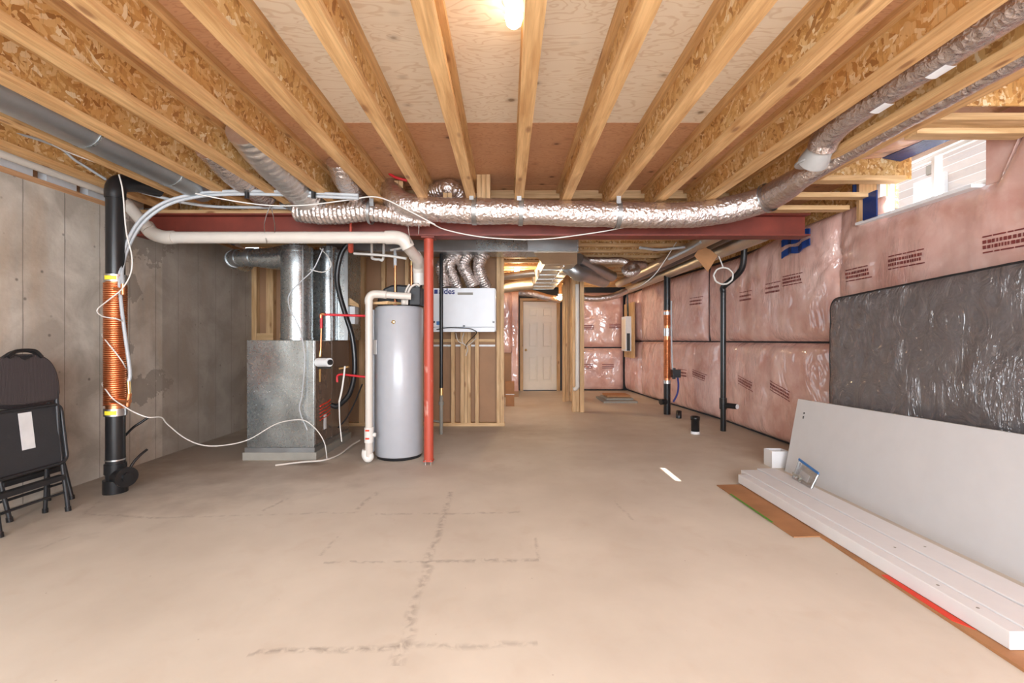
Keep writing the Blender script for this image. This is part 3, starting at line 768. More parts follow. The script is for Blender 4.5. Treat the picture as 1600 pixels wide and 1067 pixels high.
# long round pipes under the joists by the right wall
for (x, z, r, yb, lab) in ((2.52, 2.20, .075, 11.0, 'long round metal duct nearest the right wall receding to the far end'), (2.34, 2.26, .06, 9.3, 'thin black pipe between the two long round ducts'), (2.20, 2.26, .07, 9.9, 'long round metal duct second from the right wall')):
    a = (x, 4.45, z)
    o = MB().tube([(x, 4.45 + k * .5, z - .0 * k) for k in range(int((min(yb, 10.35) - 4.45) / .5))], r, 20).build('long_duct' if 'black' not in lab else 'drain_pipe', 'galv_warm' if 'black' not in lab else 'black')
    tag(o, lab, 'duct' if 'black' not in lab else 'pipe')
p = at(1103, 400, 5.2)
m = MB().prism([(p.x - .13, 5.2, p.z), (p.x, 5.15, p.z - .19), (p.x + .13, 5.2, p.z), (p.x - .01, 5.25, p.z + .15)], (0, .006, .01))
tag(m.build('paper_sheet', 'card'), 'diamond shaped brown card hanging from the long ducts by the right wall', 'card')
tag(MB().tube([at(1130 + 15 * math.cos(a / 24 * 2 * PI) + (a % 3) * .4, 431 + 13 * math.sin(a / 24 * 2 * PI), 5.3) for a in range(25)], .010, 8, caps=False).tube(smooth([at(1123, 400, 5.3), at(1127, 410, 5.3), at(1130, 418, 5.3)], 4), .007, 6).build('cable_coil', 'cable'), 'coil of white cable hanging before the upper pink batts', 'cable')
tag(MB().tube(smooth([at(1057, 378, 5.62), at(1040, 405, 5.7), at(1022, 430, 5.8), at(1000, 447, 6.0), at(985, 452, 6.5)], 6), .006, 6).build('loose_cable', 'cable'), 'thin white cable dangling diagonally below the far ducts', 'cable')
for i, pts in enumerate(([at(1000, 387, 5.2), at(1030, 390, 5.4), at(1070, 386, 5.4)], [at(1045, 405, 5.6), at(1075, 390, 5.3), at(1095, 378, 5.0)])):
    tag(MB().tube(smooth(pts, 6), .016, 8).build('water_line', 'pex'), ('pale grey water line crossing under the far joists', 'pale grey water line bending down beside the long ducts')[i], 'pipe')

# ------------------------------------------------------------------ ventilation unit
hv = thing('ventilation_unit', 'white box ventilation unit hung on the stud wall under four foil ducts', 'ventilator', (-.53, 5.75, 1.25))
hx0, hx1 = at(677, 500, 5.62).x, at(773, 500, 5.62).x; hz0, hz1 = at(0, 518.5, 5.62).z, at(0, 450, 5.62).z
B((hx0 + .005, 5.66, hz0 + .01), (hx1 + .012, 6.05, hz1), 'casing', 'whitebox', hv, bev=.006)
B((hx0, 5.62, hz0 + .06), (hx1, 5.66, hz1), 'front_cover', 'whitebox', hv, bev=.004)
B((hx0, 5.625, hz0), (hx1, 5.66, hz0 + .055), 'lower_rail', 'whitebox', hv, bev=.004)
for x, z in ((hx0 + .01, hz0 + .12), (hx1 - .015, hz0 + .12), ((hx0 + hx1) / 2, hz0 + .07)): B((x - .012, 5.606, z - .01), (x + .012, 5.62, z + .012), 'latch', 'black', hv)
B((hx0 + .30, 5.616, hz1 - .085), (hx0 + .49, 5.62, hz1 - .055), 'name_strip', 'greystone', hv)
B((hx0 + .012, 5.616, hz1 - .07), (hx0 + .055, 5.62, hz1 - .02), 'logo_square', 'navy', hv)
B((hx0 + .04, 5.616, hz0 + .085), (hx0 + .08, 5.62, hz0 + .13), 'blue_sticker', 'bluezip', hv)
tx = bpy.data.curves.new('lettering', 'FONT'); tx.body = 'aldes'; tx.size = .098; tx.extrude = .002; tx.offset = .0022
tmp = bpy.data.objects.new('lettering_curve', tx); tx.materials.append(M['navy'])
to = bpy.data.objects.new('lettering', bpy.data.meshes.new_from_object(tmp)); bpy.data.objects.remove(tmp); C.objects.link(to); to.parent = hv; to['kind'] = 'stuff' 
to.location = Vector((hx0 + .068, 5.617, hz1 - .073)) - hv.location; to.rotation_euler = (R(90), 0, 0)
tag(MB().tube(smooth([at(682, 515, 5.58), at(700, 512, 5.58), at(730, 513, 5.58), at(741, 516, 5.58), at(744, 521, 5.6), at(730, 536, 5.9), at(727, 545, 6.08)], 6), .006, 6).build('power_cord', 'black'), 'thin black cord below the white ventilation unit', 'cable')
for i, (xa, xb) in enumerate(((688, 702), (713, 703), (742, 728), (764, 748))):
    top = (706, 712, 728, 752)[i]
    pts = [at(xb + 12 if i else 694, 449, 5.75 + .07 * (i % 2)), at(xb + 4 if i else 692, 432, 5.75), at((690, 702, 724, 748)[i], 415, 5.72), at(top, 402, 5.72), at(top + 6, 396, 5.75)]
    duct_round('foil_duct', pts, .078, 'foil', ('leftmost of the four foil ducts above the white ventilation unit', 'second foil duct from the left above the white ventilation unit', 'third foil duct from the left above the white ventilation unit', 'rightmost of the four foil ducts above the white ventilation unit')[i], group='foil ducts above the ventilation unit', ridge=.05, pitch=.028, amp=.09, step=.007, seg=20)

for k, l_ in enumerate((((725, 520), (722, 532), (728, 540), (736, 536), (744, 528)), ((712, 520), (716, 533), (726, 538), (731, 545), (728, 556)))):
    tag(MB().tube(path0(l_, 6.09), .005, 6).build('loose_wire', 'cable'), ('white wire looping right across the studs below the ventilation unit', 'white wire curling down the studs below the ventilation unit')[k], 'cable')
# black pipe standing right of the post
bp = thing('black_drop_pipe', 'thin black pipe with a brass joint standing right of the red post', 'pipe', at(689.5, 600, 5.6) * 1)
bp.location = (at(689.5, 600, 5.6).x, 5.6, 0); X0 = bp.location.x
MB().cyl((X0, 5.6, .57), (X0, 5.6, 2.3), .022, 14).build('upper_pipe', 'black', bp)
MB().cyl((X0, 5.6, .48), (X0, 5.6, .57), .024, 14).build('joint', 'brass', bp)
MB().cyl((X0, 5.6, .0), (X0, 5.6, .48), .022, 14).cyl((X0, 5.6, .36), (X0, 5.6, .40), .032, 14).cyl((X0, 5.6, .15), (X0 - .25, 5.7, .17), .014, 10).build('lower_pipe', 'greystone', bp)

# ------------------------------------------------------------------ water heater
wh = thing('water_heater', 'tall grey cylindrical water heater beside the red post', 'water heater', (-1.078, 4.56, 0))
hc = Vector((-1.078, 4.56, 0)); hr = .236
MB().lathe(hc, [(0, 0), (hr - .02, 0), (hr - .02, .03)], 40).build('foot', 'blackmat', wh)
MB().lathe(hc, [(hr - .03, .03), (hr - .004, .03), (hr, .04), (hr, 1.47), (hr - .01, 1.487), (hr - .03, 1.492), (0, 1.50)], 56).build('tank', 'heater', wh)
MB().lathe((hc.x, hc.y - hr - .006, 1.33), [(0, -.004), (.014, -.004), (.018, 0), (.018, .01)], 18, 1).build('knob', 'brass', wh)
m = MB().prism([(-1.30, 4.44, 1.02), (-1.255, 4.39, 1.02), (-1.255, 4.39, 1.16), (-1.30, 4.44, 1.16)], (-.003, -.003, 0)); m.build('paper_tag', 'paper', wh)
MB().tube([(hc.x - hr - .012, 4.53, .05), (hc.x - hr - .012, 4.53, 1.46)], .012, 8).build('side_conduit', 'heater', wh)
# black blower hood on the top
m = MB(); prof = [(-.23, 1.50), (.24, 1.50), (.24, 1.68), (.14, 1.70), (0.0, 1.715), (-.08, 1.71), (-.15, 1.68), (-.21, 1.62)]
m.prism([(hc.x + a, 4.55, b) for a, b in prof], (0, .2, 0)); m.build('blower_hood', 'blackmat', wh, bev=.02)
MB().box((hc.x + .13, 4.42, 1.50), (hc.x + .235, 4.56, 1.675)).build('control_box', 'panelblack', wh, bev=.008)
MB().cyl((hc.x + .20, 4.45, 1.67), (hc.x + .20, 4.45, 1.71), .05, 20).build('flue_collar', 'black', wh)
MB().lathe((hc.x + .085, 4.40, 1.50), [(0, 0), (.03, 0), (.03, .05), (.0, .055)], 14).build('fitting', 'white_pvc', wh)
m = MB().hexa([(hc.x - .28, 4.34, 1.50), (hc.x - .06, 4.34, 1.50), (hc.x + .04, 4.5, 1.51), (hc.x - .2, 4.5, 1.51)], [(hc.x - .28, 4.34, 1.515), (hc.x - .06, 4.34, 1.53), (hc.x + .04, 4.5, 1.53), (hc.x - .2, 4.5, 1.525)])
tag(m.build('cardboard_sheet', 'wood_x'), 'buff paper sheet lying on top of the grey water heater', 'paper')
for (px, lab) in ((617.5, 'left thin copper pipe rising from the grey water heater'), (643, 'right thin copper pipe rising from the grey water heater')):
    a = at(px, 472, 4.52)
    o = thing('copper_pipe', lab, 'pipe', (a.x, 4.52, 1.505))
    MB().cyl((a.x, 4.52, 1.505), (a.x, 4.52, 1.90), .011, 10).build('riser', 'copper', o)
    MB().cyl((a.x, 4.52, 1.90), (a.x, 4.52, 2.02), .017, 10).build('connector', 'pex' if px < 630 else 'brass', o)
    MB().cyl((a.x, 4.52, 1.505), (a.x, 4.52, 1.54), .02, 10).build('nut', 'redtube' if px < 630 else 'brass', o)
tag(MB().tube(smooth([at(636, 476, 4.4), at(637, 462, 4.4), at(641, 450, 4.4), at(650, 444, 4.4), at(656, 447, 4.4)], 6), .012, 8).tube(smooth([at(634, 470, 4.4), at(634, 455, 4.4), at(640, 444, 4.4)], 6), .010, 8).build('looping_cable', 'white_pvc'), 'pale flexible cords looping over the grey water heater top', 'cable')
# white header pipe and stubs
tag(MB().tube(smooth([at(553, 396, 4.5), at(580, 397.5, 4.5), at(610, 400, 4.5), at(635, 404, 4.5)], 5), .013, 10).build('water_line', 'cable'), 'thin white line running level above the water heater', 'pipe')
o = thing('hanging_lines', 'short white tubes dropping behind the large white vent pipe', 'pipe', (-1.2, 4.7, 2.0))
MB().tube(smooth([at(581, 350, 4.7), at(581, 398, 4.7), at(583, 404, 4.7), at(592, 405, 4.7), at(599, 402, 4.7), at(599, 350, 4.7)], 5), .014, 8).build('tube', 'cable', o)
MB().tube([at(617, 390, 4.6), at(617, 418, 4.6)], .014, 8).build('tube', 'pex', o)
MB().tube([at(610, 391, 4.6), at(636, 386, 4.6)], .012, 8).build('tube', 'cable', o)
# big white vent pipe
vp = thing('vent_pipe', 'large white plastic vent pipe running level below the red beam', 'pipe', (-2, 3.98, 2.05))
YV = 3.98
MB().tube([(-2.96, YV, 2.055), (-1.02, YV, 2.055)], .051, 24).build('level_run', 'white_pvc', vp)
MB().tube(smooth([at(196, 316, 3.9), at(215, 338, 3.92), at(232, 357, 3.95)], 4), .047, 20).build('slanting_run', 'white_pvc', vp)
MB().tube(smooth([at(228, 352, YV), at(238, 364, YV), at(256, 370.5, YV), at(272, 371, YV)], 5), .058, 22).build('elbow', 'white_pvc', vp)
MB().tube(smooth([(-1.06, YV, 2.055), (-.97, YV, 2.055), (-.90, YV, 2.03), (-.865, YV + .02, 1.97)], 5), .059, 22).build('elbow', 'white_pvc', vp)
MB().tube([at(632, 380, 4.02), at(652, 404, 4.3)], .050, 22).build('drop_run', 'white_pvc', vp)
MB().tube(smooth([at(648, 399, 4.26), at(653, 406, 4.33), at(654, 414, 4.42), at(654, 424, 4.46)], 5), .058, 22).build('elbow', 'white_pvc', vp)
MB().tube([at(654, 420, 4.46), at(655, 446, 4.46)], .054, 22).build('coupling', 'cable', vp)
MB().tube(smooth([(XL + .10, -2.4, 2.405), (XL + .10, 3.6, 2.40), (-3.27, 3.82, 2.36), at(200, 320, 3.9)], 4), .042, 16).build('wall_run', 'white_pvc', vp)
for px in (415, 640):
    MB().tube(smooth([at(px + 8, 318, 4.0), at(px - 2, 350, 3.97), at(px + 2, 380, 3.92)], 5), .004, 6).tube(smooth([at(px + 8, 318, 4.0), at(px + 14, 350, 3.97), at(px + 14, 366, 3.94)], 5), .004, 6).build('hanger_strap', 'steel', vp)
# beige pipe left of the heater
cp = thing('intake_pipe', 'white pipe standing left of the grey heater with a bend at the top', 'pipe', (-1.30, 4.27, 0))
xc = at(576.5, 600, 4.27).x
MB().tube([(xc, 4.27, .33), (xc, 4.27, 1.52)], .034, 20).build('riser', 'white_pvc', cp)
MB().tube(smooth([(xc, 4.27, 1.50), (xc, 4.27, 1.545), (xc + .03, 4.275, 1.585), (xc + .09, 4.28, 1.59), (xc + .16, 4.285, 1.585)], 5), .038, 20).build('elbow', 'white_pvc', cp)
MB().tube([(xc + .1, 4.285, 1.588), (xc + .38, 4.34, 1.575)], .033, 18).build('level_run', 'white_pvc', cp)
MB().tube([(xc, 4.27, .20), (xc, 4.27, .34)], .042, 20).build('coupling', 'cable', cp)
for z in (.31, .235): B((xc - .02, 4.222, z), (xc + .015, 4.229, z + .014), 'red_label', 'redprint', cp)
MB().tube([(xc, 4.27, .07), (xc, 4.27, .20)], .036, 18).build('trap_pipe', 'white_pvc', cp)
MB().tube(smooth([(xc - .03, 4.27, .13), (xc - .035, 4.27, .08), (xc - .01, 4.265, .045), (xc + .012, 4.27, .06), (xc, 4.27, .1)], 4), .034, 16).build('trap', 'cable', cp)
MB().lathe((xc + .045, 4.27, .27), [(.0, -.01), (.02, -.01), (.02, .02), (0, .022)], 12, 0).build('drain_cock', 'cable', cp)

# red tubing, circulator pump, hose
rt = thing('heating_loop', 'red tube and copper pipe with a pump in front of the furnace side', 'pipe', (-1.75, 4.3, 1.0))
def path(lst, Y, n=5): return smooth([at(a, b, Y) for a, b in lst], n)
MB().tube([at(505, 491.5, 4.35), at(572, 493.5, 4.5)], .012, 10).tube([at(502, 494, 4.35), at(502, 513, 4.35)], .013, 10).build('red_tube', 'redtube', rt)
MB().tube(smooth([at(501.5, 497, 4.35), at(502, 491, 4.35), at(508, 491, 4.35)], 4), .015, 10).build('elbow', 'copper', rt)
MB().tube([at(502, 512, 4.35), at(501, 556, 4.35)], .010, 10).build('riser', 'copper', rt)
MB().tube([at(501, 548, 4.35), at(500, 557, 4.35)], .014, 10).tube([at(500, 576, 4.35), at(500, 596, 4.38)], .012, 10).build('union', 'brass', rt)
pm = MB().cyl(at(497, 566, 4.36), at(515, 566, 4.28), .042, 20).build('pump_body', 'paper', rt)
MB().cyl(at(515, 566, 4.28), at(516.5, 566, 4.27), .026, 18).build('pump_cap', 'black', pm)
MB().box(at(496, 576, 4.40), at(520, 559, 4.44)).build('pump_flange', 'black', pm)
MB().tube(path([(527, 597), (527, 588), (532, 585), (545, 586), (572, 589)], 4.55), .011, 10).build('red_tube', 'redtube', rt)
MB().tube(path([(539, 572), (537, 590), (534, 610), (530, 628)], 4.5), .009, 10).build('return_tube', 'cable', rt)
MB().tube(path([(530, 628), (531, 660), (534, 690)], 4.5), .006, 6).build('drain_tube', 'cable', rt)
MB().tube([at(530, 576, 4.6), at(545, 573, 4.6)], .013, 10).build('valve', 'brass', rt)
tag(MB().tube(path([(546, 378), (534, 395), (528, 418), (527, 440), (532, 465), (541, 495), (550, 525), (554, 560), (553, 590), (545, 617), (528, 634), (518, 633)], 4.62, 7), .026, 12).build('black_hose', 'black'), 'thick black hose curving down right of the furnace', 'hose')
tag(MB().tube(path([(566, 600), (553, 632), (540, 655), (528, 668)], 4.9, 6), .008, 8).build('black_tube', 'black'), 'thin black tube curving behind the white standing pipe', 'hose')
cb = thing('control_box', 'white control box with paper on top fixed near the plenum', 'box', at(550, 500, 5.0))
MB().box(at(546, 506, 5.0), at(560, 480, 5.12)).build('case', 'whitebox', cb)
m = MB().prism([at(544, 476, 4.99), at(544, 464, 4.99), at(560, 475, 4.99), at(561, 480, 4.99)], (0, .03, 0)); m.build('paper', 'wood_x', cb)
o = MB().tube([at(548, 345, 4.1), at(548, 378, 4.1)], .012, 10).tube([at(548, 378, 4.1), at(548, 392, 4.2)], .025, 12).build('sprinkler_drop', 'redpost')
tag(o, 'short red pipe dropping from the beam above the furnace hose', 'pipe')

# ------------------------------------------------------------------ left stack pipe with copper heat recovery coil
PX, PY = -2.985, 3.47
dr = thing('drain_stack', 'black drain stack wound with a copper coil near the left wall', 'pipe', (PX, PY, 0))
MB().tube([(PX, PY, .0), (PX, PY, .10)], .078, 26).build('floor_hub', 'black', dr)
MB().tube([(PX, PY, .08), (PX, PY, .60)], .061, 26).build('lower_pipe', 'black', dr)
MB().tube([(PX, PY, 1.62), (PX, PY, 2.28)], .060, 26).build('upper_pipe', 'black', dr)
MB().tube(smooth([(PX, PY, 2.24), (PX, PY, 2.30), (PX + .01, PY + .03, 2.36), (PX + .05, PY + .14, 2.40), (PX + .1, PY + .3, 2.41)], 5), .067, 24).build('elbow', 'black', dr)
MB().tube([(PX, PY, .145), (PX, PY, .22)], .07, 26).build('hub', 'black', dr)
MB().tube([(PX, PY, .245), (PX, PY, .255)], .064, 22).build('wire_tie', 'steel', dr)
for z in (.585, 1.60):
    cl = MB().tube([(PX, PY, z), (PX, PY, z + .055)], .071, 26).build('clamp', 'steel', dr)
    m = MB()
    for k in range(7):
        a0 = R(252 + k * 9); a1 = R(252 + (k + 1) * 9)
        m.add([(PX + .073 * math.cos(a), PY + .073 * math.sin(a), zz) for a, zz in ((a0, z + .012), (a1, z + .012), (a1, z + .042), (a0, z + .042))], [(0, 1, 2, 3)])
    m.build('yellow_label', 'yellow', cl)
H = [(PX + .066 * math.cos(a), PY + .066 * math.sin(a), .66 + .93 * k / 1500) for k in range(1501) for a in (2 * PI * k * 58 / 1500,)]
coil = MB().tube(H, .0085, 6).build('copper_coil', 'copper', dr)
MB().cyl((PX, PY, .64), (PX, PY, 1.61), .060, 24).build('core', 'copper', coil)
MB().tube([(PX + .02, PY - .06, .705), (PX + .16, PY - .06, .70)], .018, 12).tube([(PX + .14, PY - .06, .66), (PX + .155, PY - .06, .76)], .017, 12).build('bottom_outlet', 'copper', dr)
MB().tube([(PX + .155, PY - .06, .74), (PX + .15, PY - .06, .85)], .013, 10).build('fitting', 'brass', dr)
MB().tube([(PX + .02, PY - .05, 1.55), (PX + .10, PY - .05, 1.53)], .016, 12).tube([(PX + .1, PY - .05, 1.5), (PX + .1, PY - .05, 1.58)], .015, 12).build('top_outlet', 'copper', dr)
co = MB().tube([(PX + .03, PY - .01, .13), (PX + .13, PY - .05, .13)], .06, 24).build('cleanout', 'black', dr)
MB().tube([(PX + .115, PY - .045, .13), (PX + .135, PY - .055, .13)], .074, 26).tube([(PX + .13, PY - .055, .13), (PX + .15, PY - .065, .13)], .035, 8).build('cap', 'black', co)
tag(MB().tube(smooth([at(195, 755, 3.5), at(205, 728, 3.55), at(218, 712, 3.6), at(230, 702, 3.65)], 5), .010, 8).build('black_hose', 'black'), 'short black hose sticking up beside the drain stack foot', 'hose')
tag(MB().tube(smooth([at(196, 680, 3.72), at(208, 668, 3.8), at(220, 660, 3.84), at(232, 652, 3.87)], 5), .010, 8).build('black_hose', 'black'), 'short black hose against the left wall above the drain foot', 'hose')
# tubing from the coil up and across
pt = thing('grey_tubes', 'pair of pale grey water tubes arching from the copper coil to the beam', 'pipe', (-2.6, 3.5, .85))
MB().tube(smooth([(PX + .15, PY - .06, .84), at(203, 580, 3.42), at(195, 520, 3.42), at(189, 470, 3.42), at(187, 425, 3.45), at(196, 385, 3.5), at(218, 345, 3.55), at(255, 317, 3.6), at(300, 304, 3.65), at(350, 299, 3.68), at(430, 299, 3.70), at(560, 305, 3.72)], 7), .0125, 10).build('tube', 'pex', pt)
MB().tube(smooth([(PX + .10, PY - .05, 1.57), at(191, 420, 3.47), at(200, 388, 3.52), at(222, 350, 3.57), at(258, 322, 3.62), at(300, 309, 3.66), at(350, 304, 3.69), at(430, 304, 3.71), at(560, 310, 3.73)], 7), .0125, 10).build('tube', 'pex', pt)
for px in (386, 490): MB().tube([at(px, 295, 3.68), at(px, 310, 3.68)], .018, 10).build('cable_tie', 'black', pt)
tag(MB().tube(smooth([at(195, 292, 3.6), at(240, 305, 3.75), at(290, 317, 3.9), at(340, 323, 4.0), at(400, 324, 4.05), at(470, 325, 4.08)], 6), .013, 8).build('water_line', 'pex'), 'single grey tube running under the left joists to the beam', 'pipe')
tag(MB().tube(smooth([(-3.02, .4, 2.335), (-3.0, 1.6, 2.33), at(0, 183, 2.78), at(100, 235, 3.2), at(200, 270, 3.45), at(300, 301, 3.62), at(400, 319, 3.74), at(470, 321, 3.78), at(540, 313, 3.76), at(590, 308, 3.73), at(640, 330, 3.72), at(680, 351, 3.74)], 6), .0052, 8).build('white_cable', 'cable'), 'long white cable slung under the left joists towards the foil duct', 'cable')
tag(MB().tube(smooth([at(672, 348, 3.74), at(700, 360, 3.9), at(760, 371, 4.0), at(840, 374, 4.05), at(920, 365, 4.05), at(980, 354, 4.0), at(1050, 335, 3.85), at(1090, 318, 3.82)], 7), .0052, 8).build('white_cable', 'cable'), 'white cable sagging below the beam in front of the long foil duct', 'cable')
tag(MB().tube(smooth([(-3.22, .5, 2.34), (-3.2, 2.0, 2.34), at(60, 218, 3.05), at(120, 252, 3.3), at(165, 280, 3.5)], 6), .010, 8).build('water_line', 'pex'), 'thin grey tube along the top of the left wall', 'pipe')
# loose white cable winding round the coil then over the floor to the furnace
coilc = [at(186, 273, 3.36), at(192, 300, 3.36), at(197, 360, 3.36), at(206, 400, 3.36), at(204, 428, 3.36), at(190, 452, 3.36), at(168, 470, 3.37), at(152, 484, 3.40), at(160, 494, 3.37), at(185, 499, 3.36), at(195, 508, 3.52), at(178, 516, 3.60), at(160, 522, 3.50), at(167, 534, 3.385), at(180, 550, 3.38), at(193, 568, 3.42), at(196, 580, 3.54), at(178, 590, 3.60), at(160, 598, 3.50), at(167, 611, 3.385), at(178, 624, 3.38), at(196, 636, 3.38), at(212, 645, 3.36), at(232, 652, 3.4), at(252, 652, 3.5), at(262, 663, 3.6), at(290, 685, 3.75), at(320, 696, 3.85), at(355, 695, 3.95), at(390, 686, 4.05), at(430, 663, 4.2), at(460, 656, 4.3), at(478, 658, 4.34), at(495, 672, 4.36), at(507, 692, 4.36), fl(511, 717, .01)]
tag(MB().tube(smooth(coilc, 6), .0048, 8).build('white_cable', 'cable'), 'white cable wound round the copper coil and looping to the furnace', 'cable')
tag(MB().tube(smooth([fl(430, 727, .01), fl(470, 722, .01), fl(505, 719, .012), fl(530, 710, .012), fl(550, 695, .03), fl(562, 688, .04)], 6), .009, 8).build('drain_tube', 'white_pvc'), 'clear drain tube lying on the floor before the furnace base', 'hose')

# ------------------------------------------------------------------ ducts in the joist bays on the left
o = thing('bay_duct', 'long shiny round metal duct inside the leftmost joist bays', 'duct', (-2.53, 2, 2.4))
MB().tube([(-2.535, -2.2 + k * .5, 2.43) for k in range(13)], .118, 28).build('pipe', 'galv_dark', o)
for y in (1.2, 2.72, 3.4): MB().tube([(-2.535, y, 2.43), (-2.535, y + .015, 2.43)], .122, 28).build('joint_band', 'galv', o)
duct_round('foil_duct', [(-1.72, 3.0, 2.56), (-1.72, 3.2, 2.50), (-1.72, 3.45, 2.46), (-1.72, 3.7, 2.43), (-1.72, 3.9, 2.40), (-1.70, 4.05, 2.37)], .135, 'foil_smooth', 'ribbed foil boot between joists above the furnace', ridge=.035, pitch=.06, amp=.02, step=.012, seg=28)
duct_round('foil_duct', [(-2.13, 3.25, 2.54), (-2.13, 3.5, 2.47), (-2.12, 3.75, 2.44), (-2.12, 4.0, 2.42)], .10, 'foil', 'small foil duct between joists left of the ribbed boot', ridge=.03, pitch=.04, amp=.06, step=.012)
duct_round('foil_duct', [(-1.31, 3.55, 2.56), (-1.31, 3.65, 2.49), (-1.31, 3.8, 2.45), (-1.31, 4.0, 2.42)], .10, 'foil', 'small foil duct between joists right of the ribbed boot', ridge=.03, pitch=.04, amp=.06, step=.012)
# flex duct and long foil duct hung in front of the beam
fd = thing('flex_duct', 'shiny ribbed flexible duct joining the long foil duct from the left', 'duct', (-1.3, 3.95, 2.2))
pts = resample(smooth([at(464, 331, 4.0), at(490, 333, 3.98), at(530, 333, 3.95), at(570, 331, 3.93), at(610, 336, 3.93), at(640, 343, 3.95), at(672, 346, 3.98)], 8), .006)
n_ = len(pts); rr = [.082 + .012 * math.sin(i / n_ * 6) - (.035 * max(0, (i / n_ - .75) * 4)) for i in range(n_)]
MB().tube(pts, rr, 26, crinkle(.05, 16, .045, .038)).build('sleeve', 'foil', fd)
m = MB().hexa([at(436, 318, 4.05), at(466, 322, 3.9), at(470, 338, 3.9), at(440, 322, 4.05)], [at(440, 306, 4.1), at(470, 312, 3.95), at(474, 316, 3.95), at(444, 308, 4.1)]); m.build('connector', 'galv', fd)
k = int(n_ * .56); MB().tube(pts[k:k + 5], .103, 26, caps=False).build('strap', 'galv_dark', fd)
B(at(577, 296, 3.84), at(584, 322, 3.85), 'strap', 'galv_dark', fd)
ld = thing('long_foil_duct', 'long crinkled foil duct hung in front of the red beam', 'duct', (.3, 3.9, 2.15))
cl_ = [at(612, 296, 4.12), at(618, 312, 3.97), at(640, 322, 3.9), at(690, 328, 3.9), at(750, 330, 3.9), at(820, 331, 3.9), at(900, 334, 3.9), at(1000, 336, 3.9), at(1070, 336, 3.9), at(1120, 331, 3.88), at(1165, 321, 3.82), at(1200, 309, 3.72), at(1228, 293, 3.5), (2.13, 3.25, 2.335), (2.215, 2.95, 2.37), (2.218, 2.6, 2.38), (2.22, 1.9, 2.385), (2.22, 1.2, 2.385), (2.22, -.5, 2.385)]
pts = resample(smooth(cl_, 10), .012); nn = len(pts)
def rad(p):
    if p.y > 3.55: return .108
    if p.y > 3.0: return .048 + (.06) * (p.y - 3.0) / .55
    return .048
wr = crinkle(.05, 9, .012, .055)
MB().tube(pts, [rad(p) * (1 + .05 * fz(p * 3)) for p in pts], 30, wr).build('sleeve', 'foil', ld)
def nearest(px):
    return min(range(nn), key=lambda i: abs((pts[i].x / pts[i].y) * F + CX - px) + (0 if i > 20 else 500))
for px in (738, 811, 961, 1195):
    i = nearest(px); MB().tube(pts[i:i + 4], rad(pts[i]) * 1.10, 28, caps=False).build('strap', 'galv_dark', ld)
    q = pts[i]; B((q.x - .018, q.y - .125, q.z + .06), (q.x + .018, q.y - .12, ZJ + .03), 'strap_tail', 'galv_dark', ld)
duct_round('foil_duct', [at(668, 305, 4.15), at(684, 298, 4.1), at(700, 294, 4.05), at(715, 300, 4.1), at(722, 312, 4.15)], .075, 'foil', 'foil duct bend rising behind the left end of the long foil duct', ridge=.05, pitch=.03, amp=.06, step=.008)
tag(MB().tube(path([(600, 250), (606, 268), (618, 277), (636, 282)], 3.95), .012, 8).build('red_tube', 'redtube'), 'red tube bending between joists above the foil duct end', 'pipe')
# second foil duct up in the last bay, with its white boot
sd = thing('bay_foil_duct', 'plastic sleeved foil duct lying in the joist bay by the window', 'duct', (2.0, 2.2, 2.4))
# the bay lies between joists at x=1.73 and 2.13
pts2 = resample(smooth([(1.985, 2.87, 2.37), (1.975, 2.80, 2.42), (1.955, 2.6, 2.445), (1.95, 2.2, 2.45), (1.95, 1.8, 2.45), (1.95, .8, 2.45), (1.95, -1, 2.45)], 8), .015)
MB().tube(pts2, .082, 26, crinkle(.06, 7, 0.0)).build('sleeve', 'foil', sd)
for y in (2.30, 1.98):
    m = MB()
    for k in range(3):
        a0, a1 = R(248 + k * 11), R(248 + (k + 1) * 11)
        q = lambda a, yy: (1.952 + .0895 * math.cos(a), yy, 2.447 + .0895 * math.sin(a))
        m.add([q(a0, y + .01), q(a1, y + .01), q(a1, y + .11), q(a0, y + .11)], [(0, 1, 2, 3)])
    m.build('white_label', 'paper', sd)
m = MB().prism([(2.0 + .10 * math.cos(a), 2.98 + .10 * math.sin(a), 2.312) for a in [k * PI / 12 for k in range(24)]], (0, 0, .012)); m.build('boot_flange', 'greyrib', sd)
MB().tube([(2.0, 2.97, 2.32), (1.99, 2.90, 2.36), (1.985, 2.87, 2.39)], [.09, .075, .07], 20).build('boot', 'greyrib', sd)

# ------------------------------------------------------------------ lamps
def bulb(p, lab, far=False, mounted=ZT):
    o = thing('light_bulb', lab, 'light bulb', p, group='bare ceiling bulbs')
    x, y, z = p
    MB().lathe(p, [(0, -.045), (.016, -.042), (.031, -.028), (.039, 0), (.035, .022), (.022, .042), (.014, .055)], 20).build('globe', 'bulb_far' if far else 'bulb', o)
    MB().lathe(p, [(.0, .085), (.05, .08), (.052, .068), (.03, .05), (.018, .045)], 24).build('socket', 'frame', o)
    if mounted - (z + .08) > .01: B((x - .03, y - .03, z + .08), (x + .03, y + .03, mounted), 'bracket', 'wood_z', o)
    return o
bulb(at(803, 27, 1.93), 'bare glowing bulb in a white socket on the pale plywood overhead')
bulb(at(808, 424, 7.55), 'bare glowing bulb over the corridor before the tan duct', True, 2.36)
bulb(at(875, 465, 9.4), 'bare glowing bulb just in front of the white far door', True, 2.36)

